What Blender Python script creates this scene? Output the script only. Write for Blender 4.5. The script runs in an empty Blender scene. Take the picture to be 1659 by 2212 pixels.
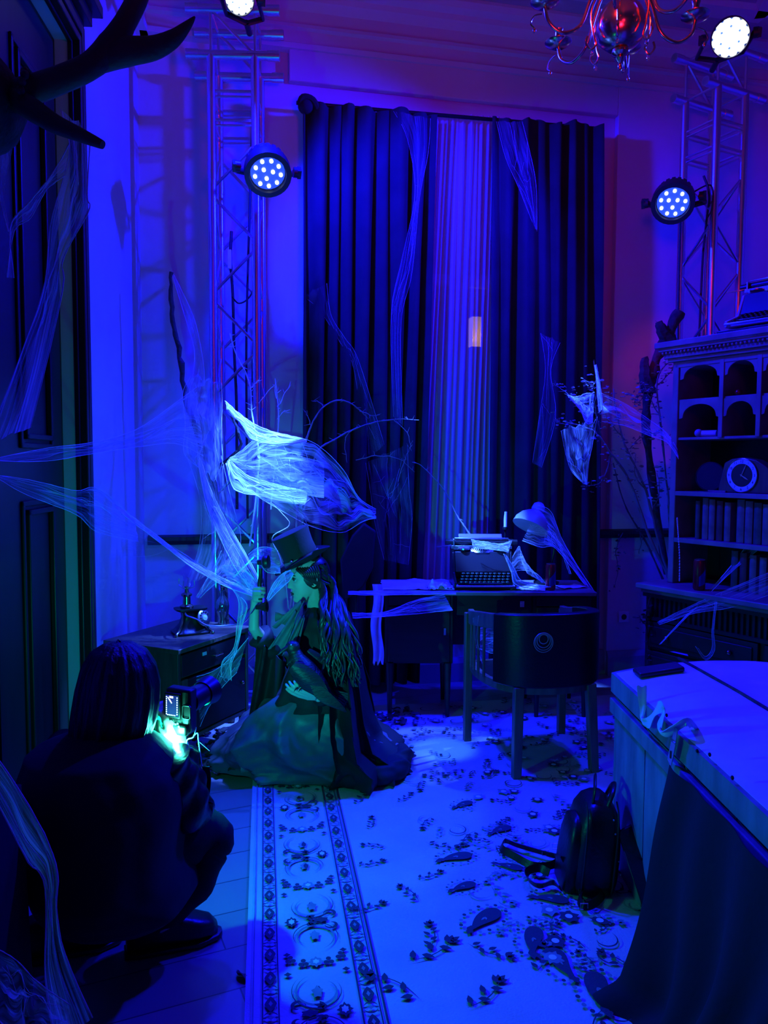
import bpy, math, random
from mathutils import Vector, Matrix, noise as mnoise
random.seed(7)
PI = math.pi
SC = bpy.context.scene
COL = SC.collection

# ---------------------------------------------------------------- camera
CAM_H, FPX, IW, IH, PITCH, ROLL = 1.5, 1660.0, 1659.0, 2212.0, math.radians(3.65), math.radians(0.25)
cd = bpy.data.cameras.new('camera')
cam = bpy.data.objects.new('camera', cd); COL.objects.link(cam)
cd.sensor_fit = 'VERTICAL'; cd.sensor_height = 36.0; cd.lens = 36.0*FPX/IH; cd.clip_start = 0.05
CROT = Matrix.Rotation(PI/2-PITCH, 3, 'X') @ Matrix.Rotation(ROLL, 3, 'Z')
cam.location = (0, 0, CAM_H); cam.rotation_euler = CROT.to_euler()
SC.camera = cam

# ---------------------------------------------------------------- view + world
SC.view_settings.view_transform = 'Standard'; SC.view_settings.look = 'None'
SC.view_settings.exposure = 0.0; SC.view_settings.gamma = 1.0; SC.view_settings.use_curve_mapping = False
w = bpy.data.worlds.new('dim_room_ambience'); SC.world = w; w.use_nodes = True
w.node_tree.nodes['Background'].inputs[0].default_value = (0.05, 0.06, 1, 1)
w.node_tree.nodes['Background'].inputs[1].default_value = 0.007

# ---------------------------------------------------------------- placing by distance
O0 = Vector((0, 0, CAM_H))
def ray(px, py): return CROT @ Vector(((px-IW/2)/FPX, -(py-IH/2)/FPX, -1.0))
def P(px, py, Y):
    d = ray(px, py); return O0 + d*(Y/d.y)
def F(px, py, z=0.0):
    d = ray(px, py); return O0 + d*((z-CAM_H)/d.z)
WA = math.radians(12.0)                       # the back wall's frame: O, U along it, N into the room
WO = Vector((-1.50, 4.80, 0)); WU = Vector((math.cos(WA), math.sin(WA), 0)); WN = Vector((math.sin(WA), -math.cos(WA), 0))
def WB(t, off, z): return WO + WU*t + WN*off + Vector((0, 0, z))
def WI(px, py, off=0.0):                      # a pixel on the plane off metres in front of the wall -> (t, z)
    d = ray(px, py); s = ((WO+WN*off) - O0).dot(WN)/d.dot(WN); p = O0 + d*s
    return (p-WO).dot(WU), p.z
CEIL = 4.42

# ---------------------------------------------------------------- lights of the room
def blue_spot(name, loc, target, power, angle, blend=0.3, col=(0.012, 0.045, 1.0), radius=0.05):
    l = bpy.data.lights.new(name, 'SPOT'); l.energy = power; l.color = col
    l.spot_size = math.radians(angle); l.spot_blend = blend; l.shadow_soft_size = radius
    o = bpy.data.objects.new(name, l); COL.objects.link(o); o.location = loc
    o.rotation_euler = (Vector(target)-Vector(loc)).to_track_quat('-Z', 'Y').to_euler()
    return o
def point(name, loc, power, col, radius=0.05):
    l = bpy.data.lights.new(name, 'POINT'); l.energy = power; l.color = col; l.shadow_soft_size = radius
    o = bpy.data.objects.new(name, l); COL.objects.link(o); o.location = loc; return o
L_TOPL, L_TOPR = P(517, -4, 4.1), P(1577, 80, 4.35)
L_MIDL, L_MIDR = P(578, 372, 4.22), P(1454, 436, 4.72)
DEEP, HOT = (0.0015, 0.003, 1.0), (0.035, 0.13, 1.0)
blue_spot('beam_top_right', L_TOPR+Vector((-.1, -.16, -.06)), P(330, 1000, 4.3), 900, 100, .5, DEEP, .07)
blue_spot('beam_top_left', L_TOPL+Vector((.05, -.16, -.08)), P(1330, 1150, 4.6), 1150, 118, .5, DEEP, .07)
blue_spot('beam_middle_right', L_MIDR+Vector((-.05, -.10, -.05)), F(700, 2100), 240, 70, .5, DEEP, .05)
blue_spot('beam_middle_left', L_MIDL+Vector((.03, -.12, -.08)), F(900, 1900), 210, 70, .5, DEEP, .05)
blue_spot('key_on_web', L_MIDL+Vector((.0, -.11, -.10)), P(560, 1100, 4.05), 3000, 20, .25, HOT, .03)
blue_spot('key_on_hand', L_TOPR+Vector((-.14, -.17, -.08)), P(525, 1225, 3.65), 3600, 8.5, .6, HOT, .03)
blue_spot('key_on_floor', L_TOPL+Vector((.08, -.18, -.10)), F(955, 1622), 1500, 5.5, .5, (.02, .12, 1.0), .04)
blue_spot('key_on_branches', L_MIDR+Vector((-.08, -.10, -.10)), P(1265, 860, 4.35), 900, 14, .3, HOT, .03)
blue_spot('key_on_desk', L_TOPL+Vector((.10, -.16, -.10)), P(1052, 1150, 4.64), 5000, 9.5, .3, HOT, .04)
blue_spot('key_on_rug', L_TOPR+Vector((-.12, -.17, -.10)), F(690, 1780), 420, 19, .4, (0.01, 0.10, 1.0), .05)
blue_spot('red_wash_up', (0.5, 1.6, 2.6), (0.9, 3.6, CEIL), 34, 120, .8, (1.0, 0.01, 0.12), .2)
blue_spot('red_wash_wall', (0.6, -0.8, 2.9), (0.6, 5.2, 3.2), 13, 70, .8, (1.0, 0.02, 0.25), .3)

blue_spot('red_wash_chandelier', (.1, 1.7, 4.2), P(1341, 30, 3.2), 110, 15, .6, (1.0, .02, .02), .06)

# ---------------------------------------------------------------- materials
MT = {}
def mat(name, col, rough=0.7, metal=0.0, n=0.0, nscale=8.0, bump=0.0, bscale=60.0, emis=None, estr=0.0, trans=0.0, stretch=(1, 1, 1), coat=0.0):
    m = bpy.data.materials.new(name); m.use_nodes = True; nt = m.node_tree; b = nt.nodes['Principled BSDF']
    c = (*col, 1); b.inputs['Base Color'].default_value = c
    b.inputs['Roughness'].default_value = rough; b.inputs['Metallic'].default_value = metal
    b.inputs['Transmission Weight'].default_value = trans; b.inputs['Coat Weight'].default_value = coat
    if emis: b.inputs['Emission Color'].default_value = (*emis, 1); b.inputs['Emission Strength'].default_value = estr
    if n or bump:
        tc = nt.nodes.new('ShaderNodeTexCoord'); mp = nt.nodes.new('ShaderNodeMapping'); mp.inputs['Scale'].default_value = stretch
        nt.links.new(tc.outputs['Object'], mp.inputs[0])
    if n:
        t = nt.nodes.new('ShaderNodeTexNoise'); t.inputs['Scale'].default_value = nscale; t.inputs['Detail'].default_value = 6
        nt.links.new(mp.outputs[0], t.inputs['Vector'])
        r = nt.nodes.new('ShaderNodeValToRGB'); r.color_ramp.elements[0].position = .3; r.color_ramp.elements[1].position = .7
        r.color_ramp.elements[0].color = (*[v*(1-n) for v in col], 1); r.color_ramp.elements[1].color = (*[min(1, v*(1+n)) for v in col], 1)
        nt.links.new(t.outputs['Fac'], r.inputs[0]); nt.links.new(r.outputs[0], b.inputs['Base Color'])
    if bump:
        t2 = nt.nodes.new('ShaderNodeTexNoise'); t2.inputs['Scale'].default_value = bscale; t2.inputs['Detail'].default_value = 4
        nt.links.new(mp.outputs[0], t2.inputs['Vector'])
        bp = nt.nodes.new('ShaderNodeBump'); bp.inputs['Strength'].default_value = bump; bp.inputs['Distance'].default_value = .01
        nt.links.new(t2.outputs['Fac'], bp.inputs['Height']); nt.links.new(bp.outputs[0], b.inputs['Normal'])
    MT[name] = m; return m
mat('wall_paint', (.62, .60, .58), .8, n=.06, nscale=1.5)
mat('lower_wall_paint', (.42, .42, .42), .75, n=.06, nscale=1.5)
mat('ceiling_paint', (.45, .4, .4), .8)
mat('dark_rail', (.015, .015, .015), .5)
mat('skirting_paint', (.25, .25, .25), .5)
mat('door_wood', (.012, .010, .008), .42, n=.4, nscale=3, stretch=(6, 6, .5))
mat('alu', (.75, .75, .77), .28, 1.0)
mat('black_plastic', (.012, .012, .013), .42)
mat('cable_rubber', (.01, .01, .01), .6)
mat('velvet', (.019, .019, .021), .95, n=.25, nscale=5)
mat('black_cloth', (.004, .004, .0045), .9, bump=.2, bscale=25)
mat('satin', (.13, .13, .14), .45, bump=1.0, bscale=7)
mat('cape_cloth', (.010, .010, .012), .8)
mat('shirt', (.16, .16, .18), .8)
mat('skin', (.62, .45, .36), .5, n=.08, nscale=20)
mat('hair', (.03, .02, .015), .42, n=.6, nscale=30, stretch=(1, 1, .2))
mat('black_hair', (.008, .007, .007), .45, bump=.5, bscale=30, stretch=(3, 3, .4))
mat('felt', (.012, .012, .014), .85, bump=.1, bscale=120)
mat('bone', (.06, .045, .03), .6, n=.4, nscale=10, bump=.5, bscale=30)
mat('brass', (.85, .55, .25), .2, 1.0)
mat('old_brass', (.45, .35, .22), .2, 1.0)
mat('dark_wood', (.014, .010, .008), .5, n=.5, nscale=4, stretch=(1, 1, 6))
mat('walnut', (.10, .065, .04), .38, n=.4, nscale=5, stretch=(8, 8, .6))
mat('chair_wood', (.16, .12, .07), .35, n=.3, nscale=6, stretch=(5, 5, 1))
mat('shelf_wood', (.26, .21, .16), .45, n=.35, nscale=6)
mat('black_wood', (.008, .007, .006), .6)
mat('leather', (.005, .005, .005), .38, bump=.15, bscale=80)
mat('chest_paint', (.20, .22, .19), .6, n=.35, nscale=7, bump=.35, bscale=14, stretch=(2, 2, .5))
mat('white_cloth', (.75, .75, .75), .9, n=.1, nscale=9)
mat('paper', (.7, .68, .6), .9, n=.1, nscale=12)
mat('steel', (.6, .6, .6), .3, 1.0)
mat('iron', (.02, .02, .022), .35, .6)
mat('bark', (.05, .04, .03), .9, n=.6, nscale=20, bump=.8, bscale=40)
mat('dead_leaf', (.06, .05, .035), .7, n=.5, nscale=15)
mat('flower', (.30, .26, .24), .8, n=.4, nscale=20)
mat('twig', (.20, .17, .14), .8)
mat('pale_twig', (.7, .66, .6), .7)
mat('red_can', (.45, .02, .03), .3, .7)
mat('blue_can', (.02, .04, .35), .3, .7)
mat('candle_wax', (.8, .78, .7), .6)
mat('book_a', (.22, .17, .12), .6, n=.3, nscale=20)
mat('book_b', (.08, .10, .06), .6, n=.3, nscale=20)
mat('book_c', (.14, .05, .04), .6, n=.3, nscale=20)
mat('gold_line', (.7, .6, .3), .4, .6)
mat('lamp_metal', (.35, .36, .36), .35)
mat('enamel', (.55, .65, .6), .5)
mat('clock_face', (.6, .85, .8), .6)
mat('mirror_glass', (.25, .3, .35), .08, .9)
mat('feather', (.012, .012, .014), .45, n=.6, nscale=25, bump=.3, bscale=60, stretch=(1, 1, 4))
mat('rug_cream', (.52, .50, .43), .95, n=.10, nscale=5, bump=.3, bscale=160)
mat('rug_dark', (.035, .04, .06), .95, bump=.3, bscale=160)
mat('rug_mid', (.20, .26, .22), .95, n=.2, nscale=20)
mat('rug_pale', (.75, .75, .72), .95, n=.06, nscale=20)
mat('glass', (.8, .9, .85), .03, 0, trans=1.0)
mat('glow_led', (.9, .95, 1), .3, emis=(.75, .88, 1.0), estr=2.2)
mat('glow_led_hot', (.9, .95, 1), .3, emis=(.80, .92, 1.0), estr=2.5)
mat('blue_lens', (.05, .1, .4), .2, emis=(.02, .08, 1.0), estr=.9)
mat('screen_glow', (.02, .02, .05), .2, emis=(.02, .02, .5), estr=.5)
mat('screen_text', (.9, .9, 1), .3, emis=(.75, .75, 1.0), estr=1.6)
mat('warm_lamp', (1, .7, .3), .3, emis=(1.0, .55, .12), estr=.7)
mat('green_led', (.5, 1, .8), .3, emis=(.25, 1.0, .55), estr=18)
mat('eye_white', (.5, .5, .5), .15)
mat('eye_dark', (.02, .02, .02), .1)
mat('lips', (.10, .05, .05), .45)
mat('camera_skin', (.02, .02, .02), .4)
mat('soil', (.03, .025, .02), 1.0, n=.6, nscale=30, bump=1, bscale=30)
mat('night', (.004, .004, .006), .9)

def plank_mat():
    m = bpy.data.materials.new('floor_planks'); m.use_nodes = True; nt = m.node_tree; b = nt.nodes['Principled BSDF']
    tc = nt.nodes.new('ShaderNodeTexCoord'); mp = nt.nodes.new('ShaderNodeMapping'); mp.inputs['Rotation'].default_value = (0, 0, math.radians(-24))
    br = nt.nodes.new('ShaderNodeTexBrick'); br.inputs['Scale'].default_value = 1.0
    br.inputs['Brick Width'].default_value = 1.2; br.inputs['Row Height'].default_value = .19; br.inputs['Mortar Size'].default_value = .0025
    br.inputs['Color1'].default_value = (.40, .34, .26, 1); br.inputs['Color2'].default_value = (.33, .28, .22, 1); br.inputs['Mortar'].default_value = (.08, .07, .06, 1)
    nt.links.new(tc.outputs['Object'], mp.inputs[0]); nt.links.new(mp.outputs[0], br.inputs['Vector'])
    nz = nt.nodes.new('ShaderNodeTexNoise'); nz.inputs['Scale'].default_value = 6; mx = nt.nodes.new('ShaderNodeMix'); mx.data_type = 'RGBA'; mx.blend_type = 'MULTIPLY'
    mx.inputs[0].default_value = .35
    nt.links.new(br.outputs[0], mx.inputs[6]); nt.links.new(nz.outputs[0], mx.inputs[7]); nt.links.new(mx.outputs[2], b.inputs['Base Color'])
    b.inputs['Roughness'].default_value = .33; MT['planks'] = m
plank_mat()

def web_mat(name, lo, hi, cover, sx=3.0, sy=40.0, col=(.85, .85, .85)):
    """stretched polyester fibre: thin white strands with gaps between them, thinner towards both rims"""
    m = bpy.data.materials.new(name); m.use_nodes = True; nt = m.node_tree; N = nt.nodes; Lk = nt.links
    N.clear(); out = N.new('ShaderNodeOutputMaterial'); tr = N.new('ShaderNodeBsdfTransparent')
    df = N.new('ShaderNodeBsdfDiffuse'); tl = N.new('ShaderNodeBsdfTranslucent'); df.inputs[0].default_value = (*col, 1); tl.inputs[0].default_value = (*col, 1)
    ms = N.new('ShaderNodeMixShader'); ms.inputs[0].default_value = .45; Lk.new(df.outputs[0], ms.inputs[1]); Lk.new(tl.outputs[0], ms.inputs[2])
    uv = N.new('ShaderNodeUVMap'); uv.uv_map = 'UVMap'
    def nz(sx, sy, det, seed):
        mp = N.new('ShaderNodeMapping'); mp.inputs['Scale'].default_value = (sx, sy, 1); mp.inputs['Location'].default_value = (seed, seed*.7, seed)
        Lk.new(uv.outputs[0], mp.inputs[0]); t = N.new('ShaderNodeTexNoise'); t.inputs['Scale'].default_value = 1; t.inputs['Detail'].default_value = det
        t.inputs['Distortion'].default_value = .6; Lk.new(mp.outputs[0], t.inputs['Vector']); return t.outputs['Fac']
    def mth(op, a, b=None, clamp=False):
        q = N.new('ShaderNodeMath'); q.operation = op; q.use_clamp = clamp
        for i, v in enumerate((a, b)):
            if v is None: continue
            if isinstance(v, (int, float)): q.inputs[i].default_value = v
            else: Lk.new(v, q.inputs[i])
        return q.outputs[0]
    fine = nz(sx, sy, 5, 1.3); big = nz(2.2, 3.0, 3, 4.1)
    def ramp(v, a, b):
        r = N.new('ShaderNodeMapRange'); r.inputs[1].default_value = a; r.inputs[2].default_value = b; r.clamp = True; Lk.new(v, r.inputs[0]); return r.outputs[0]
    f = ramp(fine, .40, .66); g = ramp(big, .34, .62)
    a = mth('MULTIPLY', f, mth('ADD', mth('MULTIPLY', g, 1-cover), cover))
    a = mth('ADD', mth('MULTIPLY', a, hi-lo), mth('MULTIPLY', g, lo), True)
    sp = N.new('ShaderNodeSeparateXYZ'); Lk.new(uv.outputs[0], sp.inputs[0])
    v = sp.outputs[1]; edge = mth('MULTIPLY', mth('MULTIPLY', v, mth('SUBTRACT', 1.0, v)), 4.0)
    edge = ramp(mth('ADD', edge, mth('MULTIPLY', mth('SUBTRACT', fine, .5), 1.4)), .0, .35)
    a = mth('MULTIPLY', a, edge, True)
    fin = N.new('ShaderNodeMixShader'); Lk.new(a, fin.inputs[0]); Lk.new(tr.outputs[0], fin.inputs[1]); Lk.new(ms.outputs[0], fin.inputs[2])
    Lk.new(fin.outputs[0], out.inputs[0]); MT[name] = m
web_mat('web_dense', .6, 1.0, .8, 3, 30)
web_mat('web_mid', .22, .95, .5, 3, 34)
web_mat('web_thin', .14, .62, .35, 3, 40)
web_mat('web_faint', .03, .24, .30, 3, 40)
mat('strand', (.85, .85, .85), .9)

def sheer_mat():
    m = bpy.data.materials.new('sheer'); m.use_nodes = True; nt = m.node_tree; N = nt.nodes; Lk = nt.links; N.clear()
    out = N.new('ShaderNodeOutputMaterial'); tr = N.new('ShaderNodeBsdfTransparent'); df = N.new('ShaderNodeBsdfDiffuse'); tl = N.new('ShaderNodeBsdfTranslucent')
    df.inputs[0].default_value = (.75, .68, .6, 1); tl.inputs[0].default_value = (.7, .6, .5, 1)
    a = N.new('ShaderNodeMixShader'); a.inputs[0].default_value = .4; Lk.new(df.outputs[0], a.inputs[1]); Lk.new(tl.outputs[0], a.inputs[2])
    f = N.new('ShaderNodeMixShader'); f.inputs[0].default_value = .72; Lk.new(tr.outputs[0], f.inputs[1]); Lk.new(a.outputs[0], f.inputs[2]); Lk.new(f.outputs[0], out.inputs[0])
    MT['sheer'] = m
sheer_mat()

# ---------------------------------------------------------------- mesh collecting
LOC = {}
def V(*a): return Vector(a)
class MB:
    def __init__(s, X=None): s.v = []; s.f = []; s.m = []; s.uv = {}; s.X = X; s.mi = 0
    def av(s, p, uv=None):
        p = Vector(p)
        if s.X is not None: p = s.X @ p
        s.v.append(p)
        if uv: s.uv[len(s.v)-1] = uv
        return len(s.v)-1
    def face(s, idx): s.f.append(tuple(idx)); s.m.append(s.mi)
    def poly(s, pts): s.face([s.av(p) for p in pts])
    def box(s, c, size, R=None):
        c = Vector(c); hx, hy, hz = [k/2 for k in size]; ids = []
        for sx in (-1, 1):
            for sy in (-1, 1):
                for sz in (-1, 1):
                    p = Vector((sx*hx, sy*hy, sz*hz)); p = (R @ p) if R is not None else p; ids.append(s.av(c+p))
        for q in ((0, 1, 3, 2), (4, 6, 7, 5), (0, 4, 5, 1), (2, 3, 7, 6), (0, 2, 6, 4), (1, 5, 7, 3)): s.face([ids[k] for k in q])
    def hull8(s, a, b):          # two quads (lists of 4 points) -> closed box
        i = [s.av(p) for p in a]; j = [s.av(p) for p in b]
        s.face(i[::-1]); s.face(j)
        for k in range(4): s.face((i[k], i[(k+1) % 4], j[(k+1) % 4], j[k]))
    def tube(s, pts, r, seg=8, cap=True, flat=1.0, up=None, closed=False):
        pts = [Vector(p) for p in pts]; n = len(pts)
        if not isinstance(r, (list, tuple)): r = [r]*n
        rings = []; nrm = None
        for i, p in enumerate(pts):
            if closed: t = pts[(i+1) % n]-pts[i-1]
            else: t = pts[min(i+1, n-1)]-pts[max(i-1, 0)]
            t = t.normalized() if t.length > 1e-9 else Vector((0, 0, 1))
            if nrm is None:
                u = Vector(up) if up else (Vector((0, 0, 1)) if abs(t.z) < .9 else Vector((1, 0, 0)))
                nrm = (u - t*u.dot(t)).normalized()
            else:
                nrm = nrm - t*nrm.dot(t)
                nrm = nrm.normalized() if nrm.length > 1e-6 else t.orthogonal().normalized()
            b = t.cross(nrm)
            rings.append([s.av(p + (nrm*math.cos(2*PI*k/seg)*flat + b*math.sin(2*PI*k/seg))*r[i]) for k in range(seg)])
        m = n if closed else n-1
        for i in range(m):
            A, B = rings[i], rings[(i+1) % n]
            for k in range(seg): s.face((A[k], A[(k+1) % seg], B[(k+1) % seg], B[k]))
        if cap and not closed: s.face(rings[0][::-1]); s.face(rings[-1])
    def lathe(s, prof, c=(0, 0, 0), R=None, seg=24):
        c = Vector(c); rings = []
        for (r, z) in prof:
            rr = []
            for k in range(seg):
                a = 2*PI*k/seg; p = Vector((max(r, 1e-4)*math.cos(a), max(r, 1e-4)*math.sin(a), z)); p = (R @ p) if R is not None else p; rr.append(s.av(c+p))
            rings.append(rr)
        for i in range(len(rings)-1):
            A, B = rings[i], rings[i+1]
            for k in range(seg): s.face((A[k], A[(k+1) % seg], B[(k+1) % seg], B[k]))
        if prof[0][0] > 1e-3: s.face(rings[0][::-1])
        if prof[-1][0] > 1e-3: s.face(rings[-1])
    def ball(s, c, r, R=None, seg=14, rg=9):
        r = (r, r, r) if isinstance(r, (int, float)) else r; c = Vector(c); rings = []
        for i in range(rg+1):
            a = PI*i/rg; rr = []
            for k in range(seg):
                q = 2*PI*k/seg; p = Vector((r[0]*max(math.sin(a), 1e-3)*math.cos(q), r[1]*max(math.sin(a), 1e-3)*math.sin(q), r[2]*math.cos(a)))
                p = (R @ p) if R is not None else p; rr.append(s.av(c+p))
            rings.append(rr)
        for i in range(rg):
            A, B = rings[i], rings[i+1]
            for k in range(seg): s.face((A[k], B[k], B[(k+1) % seg], A[(k+1) % seg]))
        s.face(rings[0]); s.face(rings[-1][::-1])
    def grid(s, fn, nu, nv, thick=0.0, wrap=False, uvs=False):
        """fn(u, v) -> point, u and v in 0..1; with thick a closed slab"""
        G = [[Vector(fn(i/nu, j/nv)) for j in range(nv+1)] for i in range(nu+1)]
        A = [[s.av(G[i][j], (i/nu, j/nv) if uvs else None) for j in range(nv+1)] for i in range(nu+1)]
        for i in range(nu):
            for j in range(nv): s.face((A[i][j], A[i+1][j], A[i+1][j+1], A[i][j+1]))
        if thick:
            B = []
            for i in range(nu+1):
                row = []
                for j in range(nv+1):
                    du = G[min(i+1, nu)][j]-G[max(i-1, 0)][j]; dv = G[i][min(j+1, nv)]-G[i][max(j-1, 0)]
                    n = du.cross(dv); n = n.normalized() if n.length > 1e-12 else Vector((0, 0, 1))
                    row.append(s.av(G[i][j]-n*thick))
                B.append(row)
            for i in range(nu):
                for j in range(nv): s.face((B[i][j], B[i][j+1], B[i+1][j+1], B[i+1][j]))
            for i in range(nu):
                s.face((A[i][0], B[i][0], B[i+1][0], A[i+1][0])); s.face((A[i][nv], A[i+1][nv], B[i+1][nv], B[i][nv]))
            for j in range(nv):
                s.face((A[0][j], A[0][j+1], B[0][j+1], B[0][j])); s.face((A[nu][j], B[nu][j], B[nu][j+1], A[nu][j+1]))
    def loft(s, rings, cap=True):
        R = [[s.av(p) for p in r] for r in rings]; n = len(R[0])
        for i in range(len(R)-1):
            for k in range(n): s.face((R[i][k], R[i][(k+1) % n], R[i+1][(k+1) % n], R[i+1][k]))
        if cap: s.face(R[0][::-1]); s.face(R[-1])
    def prism(s, pts, d):        # polygon pts extruded by vector d
        d = Vector(d); a = [s.av(p) for p in pts]; b = [s.av(Vector(p)+d) for p in pts]; n = len(a)
        s.face(a[::-1]); s.face(b)
        for k in range(n): s.face((a[k], a[(k+1) % n], b[(k+1) % n], b[k]))
    def build(s, name, m, parent=None, bevel=0.0, smooth=None, local=False, remesh=0.0, subd=0):
        base = Vector((0, 0, 0))
        if parent is not None and not local: base = LOC.get(parent.name, Vector((0, 0, 0)))
        top = parent is None and not local
        org = Vector((0, 0, 0))
        if top and s.v:
            xs = [v.x for v in s.v]; ys = [v.y for v in s.v]; zs = [v.z for v in s.v]
            org = Vector(((min(xs)+max(xs))/2, (min(ys)+max(ys))/2, min(zs)))
        me = bpy.data.meshes.new(name); me.from_pydata([tuple(v-base-org) for v in s.v], [], s.f)
        ms = m if isinstance(m, (list, tuple)) else [m]
        for q in ms: me.materials.append(MT[q])
        if len(ms) > 1: me.polygons.foreach_set('material_index', s.m)
        if s.uv:
            ul = me.uv_layers.new(name='UVMap')
            for lp in me.loops: ul.data[lp.index].uv = s.uv.get(lp.vertex_index, (0.5, 0.5))
        o = bpy.data.objects.new(name, me); COL.objects.link(o)
        if top: o.location = org; LOC[o.name] = org
        if parent is not None: o.parent = parent; LOC[o.name] = base
        if smooth is None: smooth = 40
        if smooth:
            me.polygons.foreach_set('use_smooth', [True]*len(me.polygons))
            me.set_sharp_from_angle(angle=math.radians(smooth))
        if remesh:
            r = o.modifiers.new('remesh', 'REMESH'); r.mode = 'VOXEL'; r.voxel_size = remesh; r.use_smooth_shade = True
            q = o.modifiers.new('smooth', 'SMOOTH'); q.iterations = 4; q.factor = .5
        if bevel:
            bv = o.modifiers.new('bevel', 'BEVEL'); bv.width = bevel; bv.segments = 2; bv.limit_method = 'ANGLE'; bv.angle_limit = math.radians(40)
        if subd: q = o.modifiers.new('subd', 'SUBSURF'); q.levels = subd; q.render_levels = subd
        return o
def tag(o, label, cat, group=None, kind=None):
    if label: o['label'] = label
    if cat: o['category'] = cat
    if group: o['group'] = group
    if kind: o['kind'] = kind
    return o
def thing(name, label, cat, loc=(0, 0, 0), rz=0.0, group=None):
    o = bpy.data.objects.new(name, None); COL.objects.link(o); o.location = loc; o.rotation_euler = (0, 0, rz); o.empty_display_size = .1
    LOC[o.name] = Vector(loc); return tag(o, label, cat, group)
def struct(mb, name, m, **k):
    o = mb.build(name, m, **k); o['kind'] = 'structure'; return o
def kids(o): return [c for c in bpy.data.objects if c.parent == o]
def dup(root, loc=None, rz=None, label=None, parent=None):
    c = root.copy(); COL.objects.link(c)
    if parent is not None: c.parent = parent
    else:
        if loc is not None: c.location = loc
        if rz is not None: c.rotation_euler = (0, 0, rz)
        if label: c['label'] = label
    for k in kids(root): dup(k, parent=c)
    return c
def Rto(d, up=(0, 0, 1)):        # rotation whose local +Z points along d
    return Vector(d).to_track_quat('Z', 'Y').to_matrix()
def lerp(a, b, t): return a+(b-a)*t
def poly_at(pts, t):
    n = len(pts)-1; x = min(max(t, 0), 1)*n; i = min(int(x), n-1); f = x-i; a, b = pts[i], pts[i+1]
    return [lerp(a[k], b[k], f) for k in range(len(a))] if not isinstance(a, Vector) else a.lerp(b, f)
def smooth_pts(pts, n):          # Catmull-Rom through pts
    pts = [Vector(p) for p in pts]; out = []; m = len(pts)
    for i in range(m-1):
        p0, p1, p2, p3 = pts[max(i-1, 0)], pts[i], pts[i+1], pts[min(i+2, m-1)]
        for k in range(n):
            t = k/n; out.append(.5*((2*p1)+(p2-p0)*t+(2*p0-5*p1+4*p2-p3)*t*t+(3*p1-p0-3*p2+p3)*t**3))
    out.append(pts[-1]); return out
def radii(rs, n): return [poly_at([(r,) for r in rs], i/(n-1))[0] for i in range(n)]
def nz(p, s=1.0): return mnoise.noise(Vector(p)*s)
# ================================================================ THE ROOM
LU = Vector((.0995, -.995, 0)); LN = Vector((.995, .0995, 0))      # left wall's frame
def LW(s, off, z): return WO + LU*s + LN*off + Vector((0, 0, z))
def slab(fr, a0, a1, o0, o1, z0, z1, mb=None):
    mb = mb or MB(); mb.hull8([fr(a0, o0, z0), fr(a1, o0, z0), fr(a1, o1, z0), fr(a0, o1, z0)], [fr(a0, o0, z1), fr(a1, o0, z1), fr(a1, o1, z1), fr(a0, o1, z1)]); return mb
m = MB(); m.box((1.0, 1.9, -.03), (7.6, 9.6, .06)); struct(m, 'floor', 'planks')
m = MB(); m.box((1.0, 1.9, CEIL+.03), (7.6, 9.6, .06)); struct(m, 'ceiling', 'ceiling_paint')
tw0, tw1 = WI(735, 800)[0], WI(1230, 800)[0]; zw0, zw1 = .95, 3.72
m = MB(); slab(WB, -.1, tw0, -.2, 0, 0, CEIL, m); slab(WB, tw1, 5.2, -.2, 0, 0, CEIL, m); slab(WB, tw0, tw1, -.2, 0, 0, zw0, m); slab(WB, tw0, tw1, -.2, 0, zw1, CEIL, m)
struct(m, 'wall_back', 'wall_paint', smooth=0)
SD0, SD1, DZ = 1.40, 2.65, 3.30
m = MB(); slab(LW, -.2, SD0, -.2, 0, 0, CEIL, m); slab(LW, SD1, 7.6, -.2, 0, 0, CEIL, m); slab(LW, SD0, SD1, -.2, 0, DZ, CEIL, m)
struct(m, 'wall_left', 'wall_paint', smooth=0)
m = MB(); m.box((4.0, 1.9, CEIL/2), (.1, 9.6, CEIL)); struct(m, 'wall_right', 'wall_paint')
m = MB(); m.box((1.0, -2.85, CEIL/2), (7.6, .1, CEIL)); struct(m, 'wall_front', 'wall_paint')
# raised wall field right of and above the curtains
t1318 = WI(1318, 700)[0]; t600 = WI(625, 700)[0]; ztop = WI(1000, 222)[1]; zd = WI(1350, 1150)[1]
m = slab(WB, t1318, 5.0, 0, .05, 0, CEIL); struct(m, 'trim_1', 'wall_paint', bevel=.006)
m = slab(WB, t600, t1318, 0, .05, ztop, CEIL); struct(m, 'trim_2', 'wall_paint', bevel=.006)
def profile_run(fr, a0, a1, prof, name, mt):
    m = MB(); m.prism([fr(a0, o, z) for o, z in prof], fr(a1, 0, 0)-fr(a0, 0, 0)); return struct(m, name, mt, smooth=0)
C = CEIL
corn = [(.0, C-.36), (.07, C-.36), (.075, C-.33), (.06, C-.32), (.06, C-.25), (.085, C-.24), (.085, C-.22), (.07, C-.21), (.075, C-.14), (.12, C-.10), (.13, C-.07), (.17, C-.05), (.19, C-.02), (.19, C-.001), (0, C-.001)]
profile_run(WB, 0.02, 5.0, corn, 'trim_3', 'wall_paint')
profile_run(LW, 0.0, 7.0, corn, 'trim_4', 'wall_paint')
tdl = WI(300, 1150)[0]
profile_run(WB, 0.02, WI(655, 1100)[0], [(0, zd-.03), (.035, zd-.03), (.045, zd-.005), (.045, zd+.02), (0, zd+.03)], 'trim_5', 'dark_rail')
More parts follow.
